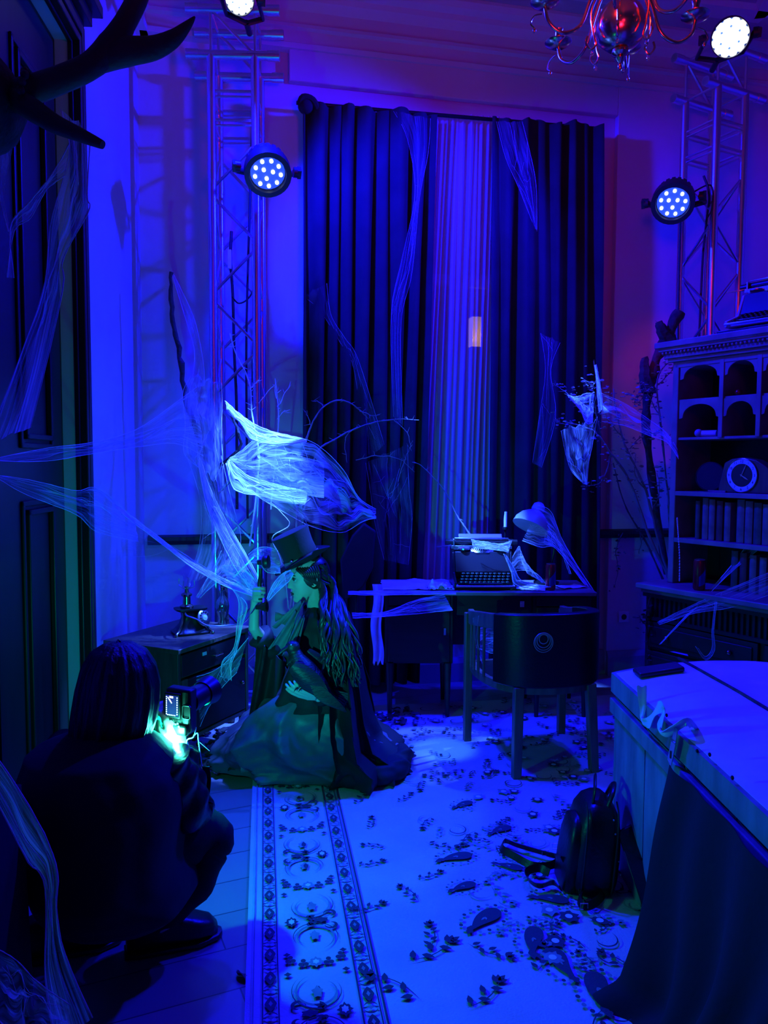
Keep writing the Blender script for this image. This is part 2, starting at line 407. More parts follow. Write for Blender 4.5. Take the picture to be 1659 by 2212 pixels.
profile_run(WB, WI(1285, 1100)[0], 5.0, [(.05, zd-.03), (.085, zd-.03), (.095, zd-.005), (.095, zd+.02), (.05, zd+.03)], 'trim_6', 'dark_rail')
base = [(0, 0), (.03, 0), (.03, .13), (.022, .15), (.012, .17), (0, .17)]
profile_run(WB, 0.02, t1318, base, 'baseboard_back', 'skirting_paint')
profile_run(WB, t1318, 5.0, [(o+.05, z) for o, z in base], 'baseboard_right', 'skirting_paint')
profile_run(LW, 0.02, SD0-.14, base, 'baseboard_left', 'skirting_paint')
# ceiling moulding frame
m = MB(); a, b, c_ = F(1415, 0, C), F(1652, 30, C), F(1700, -60, C)
for p, q in ((a+(a-b)*3, b), (b, c_+(c_-b)*2)):
    d = (q-p).normalized(); n = d.cross(Vector((0, 0, 1)))*.09
    m.hull8([p-n, q-n, q+n, p+n], [v-Vector((0, 0, .025)) for v in (p-n*.7, q-n*.7, q+n*.7, p+n*.7)])
struct(m, 'trim_7', 'wall_paint', smooth=0)
# white bulkhead strip of wall between door and corner
# door
m = slab(LW, SD0, SD1, -.10, -.055, 0.005, DZ-.002); door = struct(m, 'door_1', 'door_wood', bevel=.004)
for k, (s0, s1, z0, z1) in enumerate([(.16, .53, .25, 1.35), (.76, 1.13, .25, 1.35), (.16, .53, 1.55, 3.05), (.76, 1.13, 1.55, 3.05)]):
    m = MB()
    for o_, w_ in ((.012, .0), (.022, .035)):
        for a0, a1, b0, b1 in ((s0+w_, s1-w_, z0+w_, z0+w_+.022), (s0+w_, s1-w_, z1-w_-.022, z1-w_), (s0+w_, s0+w_+.022, z0+w_, z1-w_), (s1-w_-.022, s1-w_, z0+w_, z1-w_)):
            slab(LW, SD0+a0, SD0+a1, -.055, -.055+o_, b0, b1, m)
    m.build('door_panel', 'door_wood', door, bevel=.004, smooth=0)
m = MB(); slab(LW, SD1-.10, SD1-.06, -.05, -.04, 1.0, 1.2, m); m.tube([LW(SD1-.08, -.045, 1.05), LW(SD1-.08, .0, 1.05), LW(SD1-.18, .0, 1.05)], .009); m.build('door_handle', 'old_brass', door)
m = MB()      # stepped casing with a head
for w0, w1, o_ in ((-.145, -.10, .03), (-.10, -.06, .045), (-.06, -.03, .035), (-.03, .0, .05), (.0, .012, .02)):
    slab(LW, SD0+w0, SD0+w1, 0.0, o_, 0, DZ-w0, m); slab(LW, SD1-w1, SD1-w0, 0.0, o_, 0, DZ-w0, m); slab(LW, SD0+w0, SD1-w0, 0.0, o_*.98, DZ-w1, DZ-w0, m)
slab(LW, SD0-.2, SD1+.2, 0, .10, DZ+.20, DZ+.25, m); slab(LW, SD0-.17, SD1+.17, 0, .06, DZ+.145, DZ+.20, m)
struct(m, 'trim_8', 'door_wood', bevel=.004, smooth=0)
# window behind the curtains
m = MB()
for a0, a1, b0, b1 in ((tw0, tw0+.07, zw0, zw1), (tw1-.07, tw1, zw0, zw1), (tw0, tw1, zw0, zw0+.07), (tw0, tw1, zw1-.07, zw1), ((tw0+tw1)/2-.05, (tw0+tw1)/2+.05, zw0, zw1), (tw0, tw1, 2.7, 2.77)):
    slab(WB, a0, a1, -.12, -.06, b0, b1, m)
win = struct(m, 'window_1', 'skirting_paint', bevel=.004, smooth=0)
m = slab(WB, tw0+.02, tw1-.02, -.095, -.09, zw0+.02, zw1-.02); m.build('pane', 'glass', win, smooth=0)
# lamp outside
lt = thing('outdoor_lantern', 'warm yellow lantern shining outside behind the white sheer curtain', 'lantern', WB(WI(1028, 760, -.75)[0], -.75, 1.9))
m = MB(); t_, z_ = WI(1026, 715, -.75)
slab(WB, t_-.035, t_+.035, -.80, -.70, z_-.13, z_+.10, m); m.build('lamp_glass', 'warm_lamp', lt)
m = MB(); slab(WB, t_-.05, t_+.05, -.82, -.68, z_+.10, z_+.13, m); slab(WB, t_-.05, t_+.05, -.82, -.68, z_-.16, z_-.13, m); slab(WB, t_-.01, t_+.01, -.76, -.74, z_-1.2, z_-.16, m); m.build('lamp_frame', 'iron', lt)
point('lantern_light', WB(t_, -.60, z_-.05), .5, (1.0, .5, .10), 0)
# socket
t_, z_ = WI(1346, 1332, .05)
sk = slab(WB, t_-.04, t_+.04, .05, .062, z_-.04, z_+.04).build('wall_socket', 'white_cloth', bevel=.004); tag(sk, 'square white wall socket low on the wall behind the chair', 'socket')
m = MB(); m.lathe([(.0, .064), (.02, .064), (.02, .058)], WB(t_, 0, z_), Rto(WN), 16); m.build('socket_hole', 'black_plastic', sk)

# ================================================================ CURTAINS
def curtain(name, label, cat, top, bot, off, folds, amp, mt, zbot, wav=.02, seed=0, thick=.006, hang=None, nv=26, grp=None):
    (pa, pb), (qa, qb) = top, bot
    ta, za = WI(*pa, off); tb, zb = WI(*pb, off); tc = WI(*qa, off)[0]; td = WI(*qb, off)[0]
    rnd = random.Random(seed); ph = [rnd.uniform(0, 6.28) for _ in range(4)]
    nu = folds*10
    def fn(u, v):
        v2 = v; zt = lerp(za, zb, u) + (.012*math.sin(u*17+ph[0]) if name != 'sheer_curtain' else 0)
        z = lerp(zt, zbot, v2); t = lerp(lerp(ta, tb, u), lerp(tc, td, u), v2)
        uu = u + .018*math.sin(u*9+ph[1]+v*1.5) + .006*math.sin(v*7+u*20)
        f = math.sin(uu*folds*2*PI+ph[2]); f = math.copysign(abs(f)**.6, f)
        o = off + amp*f*(.55+.45*min(1, v*3)) + amp*.5*math.sin(uu*folds*PI*1.3+v*2+ph[3]) + wav*nz((u*3, v*2.0, seed), 1)
        return WB(t+amp*.3*math.cos(uu*folds*2*PI)*.6, o, z)
    m = MB(); m.grid(fn, nu, nv, thick=thick); o = m.build(name, mt, smooth=80)
    return tag(o, label, cat, grp)
curtain('dark_curtain', 'dark velvet curtain left of the white sheer, draped with cobweb', 'curtain', ((652, 222), (942, 246)), ((652, 1200), (905, 1200)), .16, 8, .035, 'velvet', .06, seed=3)
curtain('dark_curtain', 'dark velvet curtain right of the white sheer, behind the desk lamp', 'curtain', ((1062, 255), (1298, 270)), ((1052, 1200), (1292, 1200)), .16, 7, .035, 'velvet', .06, seed=8)
curtain('sheer_curtain', 'pale translucent sheer curtain hanging in the gap between two dark curtains', 'curtain', ((936, 245), (1085, 253)), ((884, 1200), (1062, 1200)), .08, 12, .018, 'sheer', .50, seed=5, thick=0, wav=.01)
# curtain rod
m = MB(); a = WI(640, 222, .12); b = WI(1300, 272, .12); m.tube([WB(a[0], .12, a[1]+.0), WB(b[0], .12, b[1]-.02)], .012, 10)
tag(m.build('curtain_rod', 'iron'), 'thin dark rod carrying the curtains on the back wall', 'curtain rod')
m = MB(); t_, z_ = WI(664, 232, .16)
m.ball(WB(t_-.01, .17, z_+.0), (.05, .05, .045)); m.tube(smooth_pts([WB(t_-.05, .18, z_), WB(t_-.03, .2, z_+.04), WB(t_+.03, .2, z_+.03), WB(t_+.07, .18, z_-.03)], 4), .02, 8)
tag(m.build('knotted_cloth', 'velvet'), 'bunched dark cloth knot at the top left corner of the left curtain', 'cloth')
# dark draped cloth panel standing left of the desk
pts = [(760, 1158), (786, 1130), (812, 1148), (806, 1210), (806, 1226), (786, 1268), (742, 1300), (735, 1210)]
m = MB(); ring = []
m.prism([P(x, y, 4.42+.00*k) for k, (x, y) in enumerate(pts)], (0, .05, 0))
t = m.build('dark_board', 'velvet', bevel=.01); tag(t, 'dark angular cloth-covered board standing between the woman and the curtain', 'board')
m = MB(); m.tube([P(772, 1230, 4.46), F(770, 1560)], .012); m.build('stake', 'dark_wood', t)

# ================================================================ TRUSSES
def truss(label, cx, cy, rz, ztop, h, cross_len, cross_shift):
    t = thing('truss_tower', label, 'truss', (cx, cy, 0), rz)
    for sx in (-1, 1):
        for sy in (-1, 1):
            m = MB(); m.tube([(sx*h, sy*h, .01), (sx*h, sy*h, ztop)], .025, 14)
            for zc in (1.62, 3.12): m.tube([(sx*h, sy*h, zc), (sx*h, sy*h, zc+.10)], .0275, 14)
            m.build('rail', 'alu', t, local=True)
    step, gap = .255, .04
    for side in range(4):
        A, B = [((-h, -h), (h, -h)), ((h, -h), (h, h)), ((h, h), (-h, h)), ((-h, h), (-h, -h))][side]
        m = MB(); z = .12; k = side % 2
        while z+step < ztop-.45:
            a, b = (A, B) if k % 2 == 0 else (B, A)
            m.tube([(*a, z), (*b, z+step)], .009, 6); z += step+gap; k += 1
        for zr in (ztop-.36, ztop-.20, .05):
            m.tube([(*A, zr), (*B, zr)], .009, 6)
            if zr > 1: m.tube([(*A, zr-.03), (*B, zr-.03)], .007, 6)
        m.build('brace', 'alu', t, local=True)
    hl = cross_len/2
    for sy in (-1, 1):
        for zz in (ztop, ztop+.25):
            m = MB(); m.tube([(cross_shift-hl, sy*h, zz), (cross_shift+hl, sy*h, zz)], .025, 14)
            for e in (-1, 1):
                m.tube([(cross_shift+e*hl, sy*h, zz), (cross_shift+e*(hl-.07), sy*h, zz)], .029, 14)
            m.build('crossbar', 'alu', t, local=True)
    m = MB()
    for sy in (-1, 1):
        for sx in (-1, 1): m.tube([(sx*h, sy*h, ztop), (sx*h, sy*h, ztop+.25)], .009, 6)
        m.tube([(-h, sy*h, ztop+.25), (h, sy*h, ztop)], .009, 6)
    for sx in (-1, 1):
        for zz in (ztop, ztop+.25): m.tube([(sx*h, -h, zz), (sx*h, h, zz)], .009, 6)
    m.build('top_brace', 'alu', t, local=True)
    return t
TLc = P(518, 1106, 4.66); zl = P(518, 118, 4.53).z
truss('aluminium truss tower left of the curtains, behind the bright web', TLc.x, 4.66, math.radians(2), zl, .125, .53, 0)
TRc = P(1517, 1106, 5.08); zr = P(1540, 190, 4.95).z
truss('aluminium truss tower at the right, rising behind the bookcase', TRc.x, 5.08, math.radians(27), zr, .125, .53, .03)

# ================================================================ PAR LAMPS
def par(label, loc, target, r, hot, yoke_dir, grp):
    loc = Vector(loc); d = (Vector(target)-loc).normalized(); R = Rto(d)
    t = thing('stage_light', label, 'stage light', loc, 0, grp)
    kk_ = .90 if hot else .74
    m = MB(); m.lathe([(.0, -.19), (r*.45, -.19), (r*.6, -.17), (r*.72, -.12), (r*.80, -.11), (r*.84, -.05), (r*.98, -.04), (r, -.02), (r, .035), (r*kk_*1.06, .035), (r*kk_*1.03, .005), (0, .003)], loc, R, 28)
    for k in range(20):
        a = 2*PI*k/20; c = loc+R@V(math.cos(a)*r*.86, math.sin(a)*r*.86, -.06); m.box(c, (.006, .02, .08), R@Matrix.Rotation(a, 3, 'Z'))
    m.build('housing', 'black_plastic', t)
    m = MB(); m.lathe([(0, .008), (r*kk_, .008), (r*kk_, .004)], loc, R, 24); m.build('lens_plate', 'blue_lens', t, smooth=0)
    pos = [(0, 0)] if hot else []
    if hot: pos += [(.36*r*math.cos(2*PI*k/6), .36*r*math.sin(2*PI*k/6)) for k in range(6)] + [(.74*r*math.cos(2*PI*(k+.5)/12), .74*r*math.sin(2*PI*(k+.5)/12)) for k in range(12)]
    else: pos += [(.28*r*math.cos(2*PI*k/3+.4), .28*r*math.sin(2*PI*k/3+.4)) for k in range(3)] + [(.68*r*math.cos(2*PI*k/9), .68*r*math.sin(2*PI*k/9)) for k in range(9)]
    for x, y in pos:
        m = MB(); x, y = x*kk_/.9, y*kk_/.9; q = r*(.225 if hot else .105)*kk_/.9; m.lathe([(q, .010), (q, .018), (q*.7, .024), (0, .026)], loc+R@V(x, y, 0), R, 12); m.build('led', 'glow_led_hot' if hot else 'glow_led', t)
    if not hot:
        for k in range(9):
            a = 2*PI*(k+.5)/9; q = r*.075; m = MB(); m.lathe([(q, .010), (q, .014), (0, .016)], loc+R@V(.42*r*math.cos(a), .42*r*math.sin(a), 0), R, 10); m.build('dim_led', 'blue_lens', t)
    side = R@V(1, 0, 0); side = (side - Vector((0, 0, side.z))).normalized() if abs(side.z) < .95 else V(1, 0, 0)
    yd = Vector(yoke_dir).normalized()
    for s in (-1, 1):
        m = MB(); c = loc+side*s*(r+.018)
        m.tube([c+d*-.03, c+side*s*.028+d*-.03], .028, 12); m.box(c+side*s*.03+d*-.03, (.02, .045, .05), R); m.build('knob', 'black_plastic', t)
    m = MB(); a, b = loc+side*(r+.022)-d*.03, loc-side*(r+.022)-d*.03
    m.tube([a, a+yd*.16, loc+yd*.21, b+yd*.16, b], .011, 8, flat=1.6); m.tube([loc+yd*.2, loc+yd*.30], .016, 10); m.build('yoke', 'black_plastic', t)
    return t
par('round black stage light clamped halfway up the left truss tower', L_MIDL, F(900, 2100, .3), .125, False, (-.3, 1, .25), 'blue stage lights')
par('round black stage light clamped on the right truss tower above the bookcase', L_MIDR, (0.1, 1.2, 0.0), .125, False, (.6, .9, .1), 'blue stage lights')
par('blazing round stage light on top of the left truss tower', L_TOPL, (0.15, .6, .7), .075, True, (0, 1, -.05), 'blue stage lights')
par('blazing round stage light above the right truss tower near the ceiling', L_TOPR, (0.5, 0, .9), .10, True, (0.1, 1, -.1), 'blue stage lights')
# cables
def cable(label, pts, r=.006, grp=None, mt='cable_rubber', name='cable', n=6):
    m = MB(); m.tube(smooth_pts(pts, n), r, 7); return tag(m.build(name, mt), label, 'cable', grp)
cable('black cable running straight down inside the left truss tower, leftmost', [P(500, 500, 4.68), P(498, 560, 4.66), P(503, 640, 4.66), P(506, 760, 4.66), P(511, 880, 4.66), P(512, 1100, 4.66)], .009)
cable('black cable hanging from the left tower light down the middle of the truss', [P(545, 270, 4.62), P(541, 400, 4.6), P(534, 640, 4.6), P(532, 800, 4.6), P(535, 1120, 4.6)], .007)
cable('looped black cable slung across the left truss tower', [P(548, 380, 4.62), P(552, 560, 4.6), P(548, 620, 4.62), P(535, 646, 4.62), P(515, 655, 4.62), P(501, 640, 4.6)], .005)
cable('thin black cable beside the right rail of the left truss tower', [P(556, 420, 4.6), P(552, 600, 4.66), P(546, 760, 4.66), P(545, 900, 4.66)], .005)
cable('black cable down the right truss tower behind its stage light', [P(1520, 380, 4.85), P(1532, 420, 4.85), P(1526, 480, 5.05), P(1518, 560, 5.05), P(1510, 740, 5.05)], .007)
cable('curled black cable hanging from the right tower light', [P(1490, 420, 4.86), P(1535, 400, 4.86), P(1538, 450, 4.88), P(1525, 478, 4.95), P(1536, 500, 5.06)], .005)
cable('straight black cable at the left rail of the right truss tower', [P(1470, 470, 5.05), P(1466, 640, 5.05), P(1462, 900, 5.05), P(1458, 1150, 5.05)], .007)
m = MB(); slab_c = P(496, 560, 4.60); m.box(slab_c, (.022, .012, .11)); tag(m.build('cable_tag', 'white_cloth', bevel=.002), 'pale tag on a cable inside the left truss tower', 'tag')

# ================================================================ CHANDELIER
cc = P(1341, 62, 3.2)
ch = thing('chandelier', 'polished brass chandelier with curved arms hanging from the ceiling', 'chandelier', cc)
m = MB(); m.lathe([(0, -.165), (.006, -.16), (.010, -.145), (.006, -.135), (.014, -.128), (.022, -.118), (.014, -.11), (.026, -.104), (.034, -.096), (.034, -.086), (.024, -.082), (.05, -.076), (.082, -.05), (.10, -.012), (.098, .03), (.08, .07), (.05, .10), (.03, .115), (.03, .15), (.045, .165), (.028, .18), (.02, .30), (.035, .33), (.018, .36), (.012, CEIL-cc.z-.05), (.05, CEIL-cc.z-.03), (.05, CEIL-cc.z-.001), (0, CEIL-cc.z-.001)], cc, None, 36)
m.build('column', 'brass', ch)
for k in range(6):
    a = math.radians(8+60*k); ux = V(math.cos(a), math.sin(a), 0)
    q = lambda r, z: cc+ux*r+V(0, 0, z)
    m = MB(); m.tube(smooth_pts([q(.03, .165), (q(.09, .17)), q(.13, .10), q(.17, .0), q(.24, -.035), q(.30, .0), q(.318, .06)], 7), .0075, 10); am = m.build('arm', 'brass', ch)
    m = MB(); m.lathe([(0, .055), (.03, .058), (.055, .072), (.058, .078), (.03, .068), (.012, .07), (.016, .09), (.014, .115), (.020, .13), (0, .13)], q(.318, 0), None, 24); m.build('drip_pan', 'brass', am)
    m = MB(); m.tube(smooth_pts([q(.10, .12), q(.125, .05), q(.115, -.03), q(.105, -.07), q(.125, -.09), q(.145, -.065), q(.14, -.04)], 6), .0045, 8); m.build('scroll', 'brass', ch)
    m = MB(); m.tube(smooth_pts([q(.33, .03), q(.36, .02), q(.375, -.01), q(.36, -.025)], 5), .003, 6); m.ball(q(.36, -.035), (.007, .007, .011)); m.build('hook', 'brass', am)
    m = MB(); m.ball(q(.118, -.105), (.008, .008, .014), None, 8, 6); m.build('crystal_drop', 'glass', ch)
# ================================================================ RUG
rO = F(545, 1712); rE = F(528, 2212); rU = (rO-rE).normalized(); rV = V(rU.y, -rU.x, 0)      # u away from the camera, v to the right
rB = rE - rU*.55
def RG(u, v, z=.012): return rB + rU*u + rV*v + V(0, 0, z)
RL, RW = 3.15, 2.35
m = MB(); m.mi = 0
def rugz(u, v): return .010 + .004*nz((u*1.3, v*1.3, 2)) + (.006*math.exp(-((v-.02)/.03)**2))
m.grid(lambda a, b: RG(a*RL, b*RW, rugz(a*RL, b*RW)), 90, 70, thick=-.006)
def ribbon(pts, w_, mi, dz=.0018, taper=False):
    m.mi = mi; pts = [Vector((p[0], p[1], 0)) for p in pts]; n = len(pts); L = []; R_ = []
    for i, p in enumerate(pts):
        t = (pts[min(i+1, n-1)]-pts[max(i-1, 0)]).normalized(); q = V(-t.y, t.x, 0)
        ww = w_*(math.sin(PI*(i+.6)/(n+.2)) if taper else 1)/2
        L.append(m.av(RG(*(p+q*ww).xy, rugz(p.x, p.y)+.0065+dz))); R_.append(m.av(RG(*(p-q*ww).xy, rugz(p.x, p.y)+.0065+dz)))
    for i in range(n-1): m.face((L[i], L[i+1], R_[i+1], R_[i]))
def blob(u, v, ru, rv, mi, a=0, dz=.002, pet=0, pin=.35, n=20):
    m.mi = mi; ids = []
    for k in range(n):
        q = 2*PI*k/n; s_ = 1-pin*abs(math.sin(q*pet/2)) if pet else 1
        x, y = ru*math.cos(q)*s_, rv*math.sin(q)*s_
        uu, vv = u+x*math.cos(a)-y*math.sin(a), v+x*math.sin(a)+y*math.cos(a); ids.append(m.av(RG(uu, vv, rugz(u, v)+.0065+dz)))
    m.face(ids)
def leaf(u, v, L_, w_, a, mi, dz=.002):
    m.mi = mi; c, s_ = math.cos(a), math.sin(a); pts = [(0, 0), (.3, .5), (.6, .45), (1, 0), (.6, -.45), (.3, -.5)]
    m.face([m.av(RG(u+x*L_*c-y*w_*s_, v+x*L_*s_+y*w_*c, rugz(u, v)+.0065+dz)) for x, y in pts])
def curl(u, v, r0, r1, a0, a1, w_, mi, fu=1, fv=1):
    n = 22; ribbon([(u+fu*lerp(r0, r1, k/n)*math.cos(lerp(a0, a1, k/n)), v+fv*lerp(r0, r1, k/n)*math.sin(lerp(a0, a1, k/n))) for k in range(n+1)], w_, mi, taper=True)
def tulip(u, v, s_, a, mi):
    for da, l in ((-.7, .9), (0, 1.1), (.7, .9)): leaf(u, v, s_*l, s_*.5, a+da, mi)
    blob(u, v, s_*.3, s_*.3, mi)
def line_u(v, w_, mi): ribbon([(u, v) for u in [RL*k/60 for k in range(61)]], w_, mi, .0012)
D, G_, PL = 1, 2, 3
line_u(.048, .004, D); line_u(.092, .004, D); line_u(.315, .005, D); line_u(.365, .004, D); line_u(.378, .006, D); line_u(.022, .004, G_)
for v0 in (.070, .340):          # guard stripes: lobed medallions between brackets
    k = 0; u = .05
    while u < RL-.05:
        blob(u, v0, .030, .017, D, pet=4, pin=.2); blob(u, v0, .012, .006, G_, dz=.003, pet=4)
        curl(u+.055, v0+.0, .020, .020, -1.2, 1.2, .006, D); curl(u+.055, v0, .020, .020, -1.2, 1.2, .006, D, fu=-1)
        blob(u+.055, v0, .008, .010, G_, pet=4)
        for e in (-1, 1): leaf(u+.055, v0+e*.010, .014, .006, e*PI/2, D)
        u += .108
mid = .205; u = .12; k = 0
while u < RL-.1:                 # main border: paired scrolls, rosettes, clover rows
    sgn = 1 if k % 2 == 0 else -1
    for e in (-1, 1):
        curl(u+e*.085, mid, .070, .045, .4, 5.6, .009, G_, fu=e, fv=sgn); curl(u+e*.085, mid, .080, .060, .8, 5.2, .004, D, fu=e, fv=sgn)
        blob(u+e*.080, mid+sgn*.005, .028, .018, G_, pet=5); leaf(u+e*.06, mid, .045, .018, 0 if e > 0 else PI, D)
        curl(u+e*.030, mid+sgn*.062, .022, .010, -1.6, 3.4, .011, D, fu=e, fv=sgn)
        tulip(u+e*.02, mid-.01*sgn, .028, (PI/2)*sgn+e*.4, D)
    blob(u, mid+sgn*.03, .016, .030, D, pet=6); blob(u, mid-sgn*.065, .030, .024, D, pet=8, dz=.002); blob(u, mid-sgn*.065, .016, .012, PL, pet=6, dz=.003)
    w_ = u+.21
    for j in range(5):
        x = mid-.075+j*.0375
        if j == 2: blob(w_, x, .026, .026, G_, pet=8); blob(w_, x, .012, .012, PL, pet=6, dz=.003)
        else:
            for dx, dy in ((.01, 0), (-.006, .008), (-.006, -.008)): blob(w_+dx+(.02 if j in (0, 4) else 0), x+dy, .009, .008, D, n=10)
    for j in (-1, 1): blob(w_-.045, mid+j*.085, .010, .012, D, pet=4); blob(w_+.045, mid+j*.085, .010, .012, D, pet=4)
    u += .42; k += 1
rnd = random.Random(11)
def rp(px, py):                  # pixel -> rug coordinates
    q = F(px, py)-rB; return q.dot(rU), q.dot(rV)
def sprig(u, v, s_, a, n=5, mi=1):
    c, q = math.cos(a), math.sin(a)
    ribbon([(u+s_*x*c-s_*.12*math.sin(x*3)*q, v+s_*x*q+s_*.12*math.sin(x*3)*c) for x in [k/10 for k in range(11)]], .004, mi, taper=True)
    for k in range(n):
        x = (k+.6)/n; e = 1 if k % 2 else -1; leaf(u+s_*x*c, v+s_*x*q, s_*.24, s_*.12, a+e*.9, mi)
    tulip(u+s_*c, v+s_*q, s_*.2, a, mi)
def paisley(u, v, s_, a, mi=1):
    m.mi = mi; ca, sa = math.cos(a), math.sin(a); ids = []
    for k in range(26):
        q = 2*PI*k/26; x = s_*math.cos(q); y = s_*.46*math.sin(q)*(1+.6*math.cos(q))/1.25 + s_*.22*max(0, -math.cos(q))**2; ids.append(m.av(RG(u+x*ca-y*sa, v+x*sa+y*ca, rugz(u, v)+.0085)))
    m.face(ids)
    curl(u+s_*.38*ca, v+s_*.38*sa, s_*.30, s_*.10, a, a+5.2, s_*.10, G_)
    for aa, l in ((3.0, .34), (2.2, .22)): leaf(u+s_*.1*ca, v+s_*.1*sa, s_*l, s_*.10, a+aa, G_, dz=.003)
    leaf(u-s_*.8*math.cos(a), v-s_*.8*math.sin(a), s_*.7, s_*.3, a+PI-.5, mi)
    for k in range(16):
        q = 2*PI*k/16; x, y = s_*1.22*math.cos(q), s_*.78*math.sin(q); blob(u+x*math.cos(a)-y*math.sin(a), v+x*math.sin(a)+y*math.cos(a), s_*.1, s_*.09, D if k % 2 else G_, n=8)
for px, py, s_, a in ((800, 1800, .10, .2), (835, 1840, .09, -1.2), (920, 1830, .12, 2.0), (900, 1910, .10, 1.2), (905, 1960, .11, -.4), (880, 2090, .17, 1.1), (930, 2060, .12, .2), (1010, 2050, .13, 2.2), (860, 1740, .10, .8), (770, 1745, .12, .4), (960, 1700, .12, -.6), (1040, 1690, .12, .9), (905, 2170, .16, -.8), (1010, 2190, .15, .9), (1160, 2110, .13, .5), (760, 1980, .11, 1.3), (770, 1880, .10, 1.4)):
    sprig(*rp(px, py), s_, a, mi=D)
for px, py, s_, a in ((985, 1860, .065, 1.45), (1000, 1925, .05, 1.3), (1045, 1995, .075, 1.0), (1150, 2040, .07, .5), (1080, 1800, .055, 1.2), (1210, 2090, .07, 0), (1190, 1950, .06, 2), (1000, 1745, .05, 1.2), (1100, 1880, .05, 2.2), (1290, 2150, .08, .3)):
    paisley(*rp(px, py), s_, a)
for k in range(420):             # the dense flower ground towards the middle of the rug
    u, v = rnd.uniform(.1, RL-.1), rnd.uniform(.70, RW-.1)
    if v < .9 and rnd.random() < .6: continue
    c = rnd.random()
    if c < .5: sprig(u, v, rnd.uniform(.07, .13), rnd.uniform(0, 6.28), mi=rnd.choice((D, D, G_)))
    elif c < .75: blob(u, v, rnd.uniform(.02, .04), rnd.uniform(.02, .04), rnd.choice((D, G_)), rnd.uniform(0, 6), pet=rnd.choice((5, 6, 8))); blob(u, v, .012, .012, PL, dz=.003)
    else: curl(u, v, .05, .02, rnd.uniform(0, 3), rnd.uniform(4, 7), .006, rnd.choice((D, G_)))
for k in range(26): sprig(rnd.uniform(2.1, RL-.05), rnd.uniform(.4, 1.2), rnd.uniform(.07, .13), rnd.uniform(0, 6.28), mi=rnd.choice((D, G_)))
tag(m.build('patterned_rug', ['rug_cream', 'rug_dark', 'rug_mid', 'rug_pale']), 'large cream oriental rug with dark scroll border covering the floor', 'rug')

def frame_mx(origin, xdir):
    x = Vector((xdir[0], xdir[1], 0)).normalized(); y = V(-x.y, x.x, 0); M = Matrix.Identity(4)
    for i in range(3): M[i][0] = x[i]; M[i][1] = y[i]; M[i][2] = (0, 0, 1)[i]; M[i][3] = origin[i]
    return M

# ================================================================ SIDE CABINET
CZ = .64
cA, cB, cD = F(385, 1403, CZ), F(538, 1353, CZ), F(288, 1379, CZ)
cW = (cB-cA).length; CM = frame_mx((cA.x, cA.y, 0), cB-cA); cDp = .44
cab = thing('side_cabinet', 'small wooden side cabinet with antique telephone, left of the kneeling woman', 'cabinet', (cA.x, cA.y, 0))
m = MB(CM); m.box((cW/2, cDp/2, CZ-.011), (cW+.02, cDp+.02, .022)); m.build('top_board', 'walnut', cab, bevel=.003)
m = MB(CM); m.box((.012, cDp/2, .40), (.022, cDp-.01, .44)); m.box((cW-.012, cDp/2, .40), (.022, cDp-.01, .44)); m.box((cW/2, cDp-.02, .40), (cW-.03, .01, .44)); m.box((cW/2, cDp/2, .19), (cW-.03, cDp-.02, .02)); m.box((cW/2, cDp/2, .495), (cW-.045, cDp-.04, .012)); m.build('body', 'walnut', cab, bevel=.002)
m = MB(CM); m.box((cW/2, .012, .553), (cW-.052, .018, .105)); dr = m.build('drawer', 'black_wood', cab, bevel=.003)
m = MB(CM); m.tube([(cW/2-.03, -.0, .555), (cW/2-.03, -.018, .555), (cW/2+.03, -.018, .555), (cW/2+.03, 0, .555)], .004); m.build('drawer_handle', 'old_brass', dr)
m = MB(CM); m.box((cW*.34, .0, .578), (.028, .004, .016)); m.build('label_holder', 'enamel', dr)
m = MB(CM); m.box((cW/2+.02, .014, .345), (cW-.10, .018, .27)); dd = m.build('door', 'black_wood', cab, bevel=.003)
m = MB(CM); m.box((.045, .012, .345), (.045, .02, .28)); m.build('front_post', 'walnut', cab)
m = MB(CM); m.ball((cW-.07, -.006, .36), .010); m.build('knob', 'old_brass', dd)
for x in (.03, cW-.03):
    for y in (.03, cDp-.03):
        m = MB(CM); m.tube([(x, y, .18), (x, y, 0)], [.016, .010], 8); m.build('leg', 'walnut', cab)

# ================================================================ ANTIQUE TELEPHONE
pc = F(412, 1366, CZ); TM = frame_mx(pc, (.8, .45)) @ Matrix.Scale(.92, 4)
ph = thing('antique_telephone', 'antique rotary telephone with flared metal body on the side cabinet', 'telephone', pc)
m = MB(TM); sq = lambda w_, d_, z, r=.4: [V(w_*math.copysign(abs(math.cos(a))**r, math.cos(a)), d_*math.copysign(abs(math.sin(a))**r, math.sin(a)), z) for a in [2*PI*(k+.5)/24 for k in range(24)]]
m.loft([sq(.095, .085, 0), sq(.10, .09, .012), (sq(.085, .075, .02)), sq(.06, .05, .05), sq(.045, .04, .09), sq(.05, .045, .115), sq(.085, .06, .13), sq(.085, .06, .138)]); m.build('body', 'iron', ph)
m = MB(TM); m.lathe([(.035, .138), (.038, .15), (.022, .16), (.020, .20), (.028, .205), (.03, .215), (.012, .225), (.008, .25), (.014, .255), (0, .26)], (-.02, 0, 0), None, 20); m.build('column', 'old_brass', ph)
m = MB(TM)
for e in (-1, 1):
    for q in (-1, 1): m.tube(smooth_pts([(-.02, 0, .245), (-.02+.02*q, e*.02, .25), (-.02+.03*q, e*.045, .262), (-.02+.028*q, e*.05, .295)], 4), .0035, 6)
    m.tube(smooth_pts([(-.02, e*.005, .25), (-.02, e*.03, .30), (-.03, e*.045, .315)], 4), .002, 5)
m.build('cradle', 'steel', ph)
m = MB(TM); rd = Rto((.55, -1.0, .35)); dc = V(.055, -.055, .085)
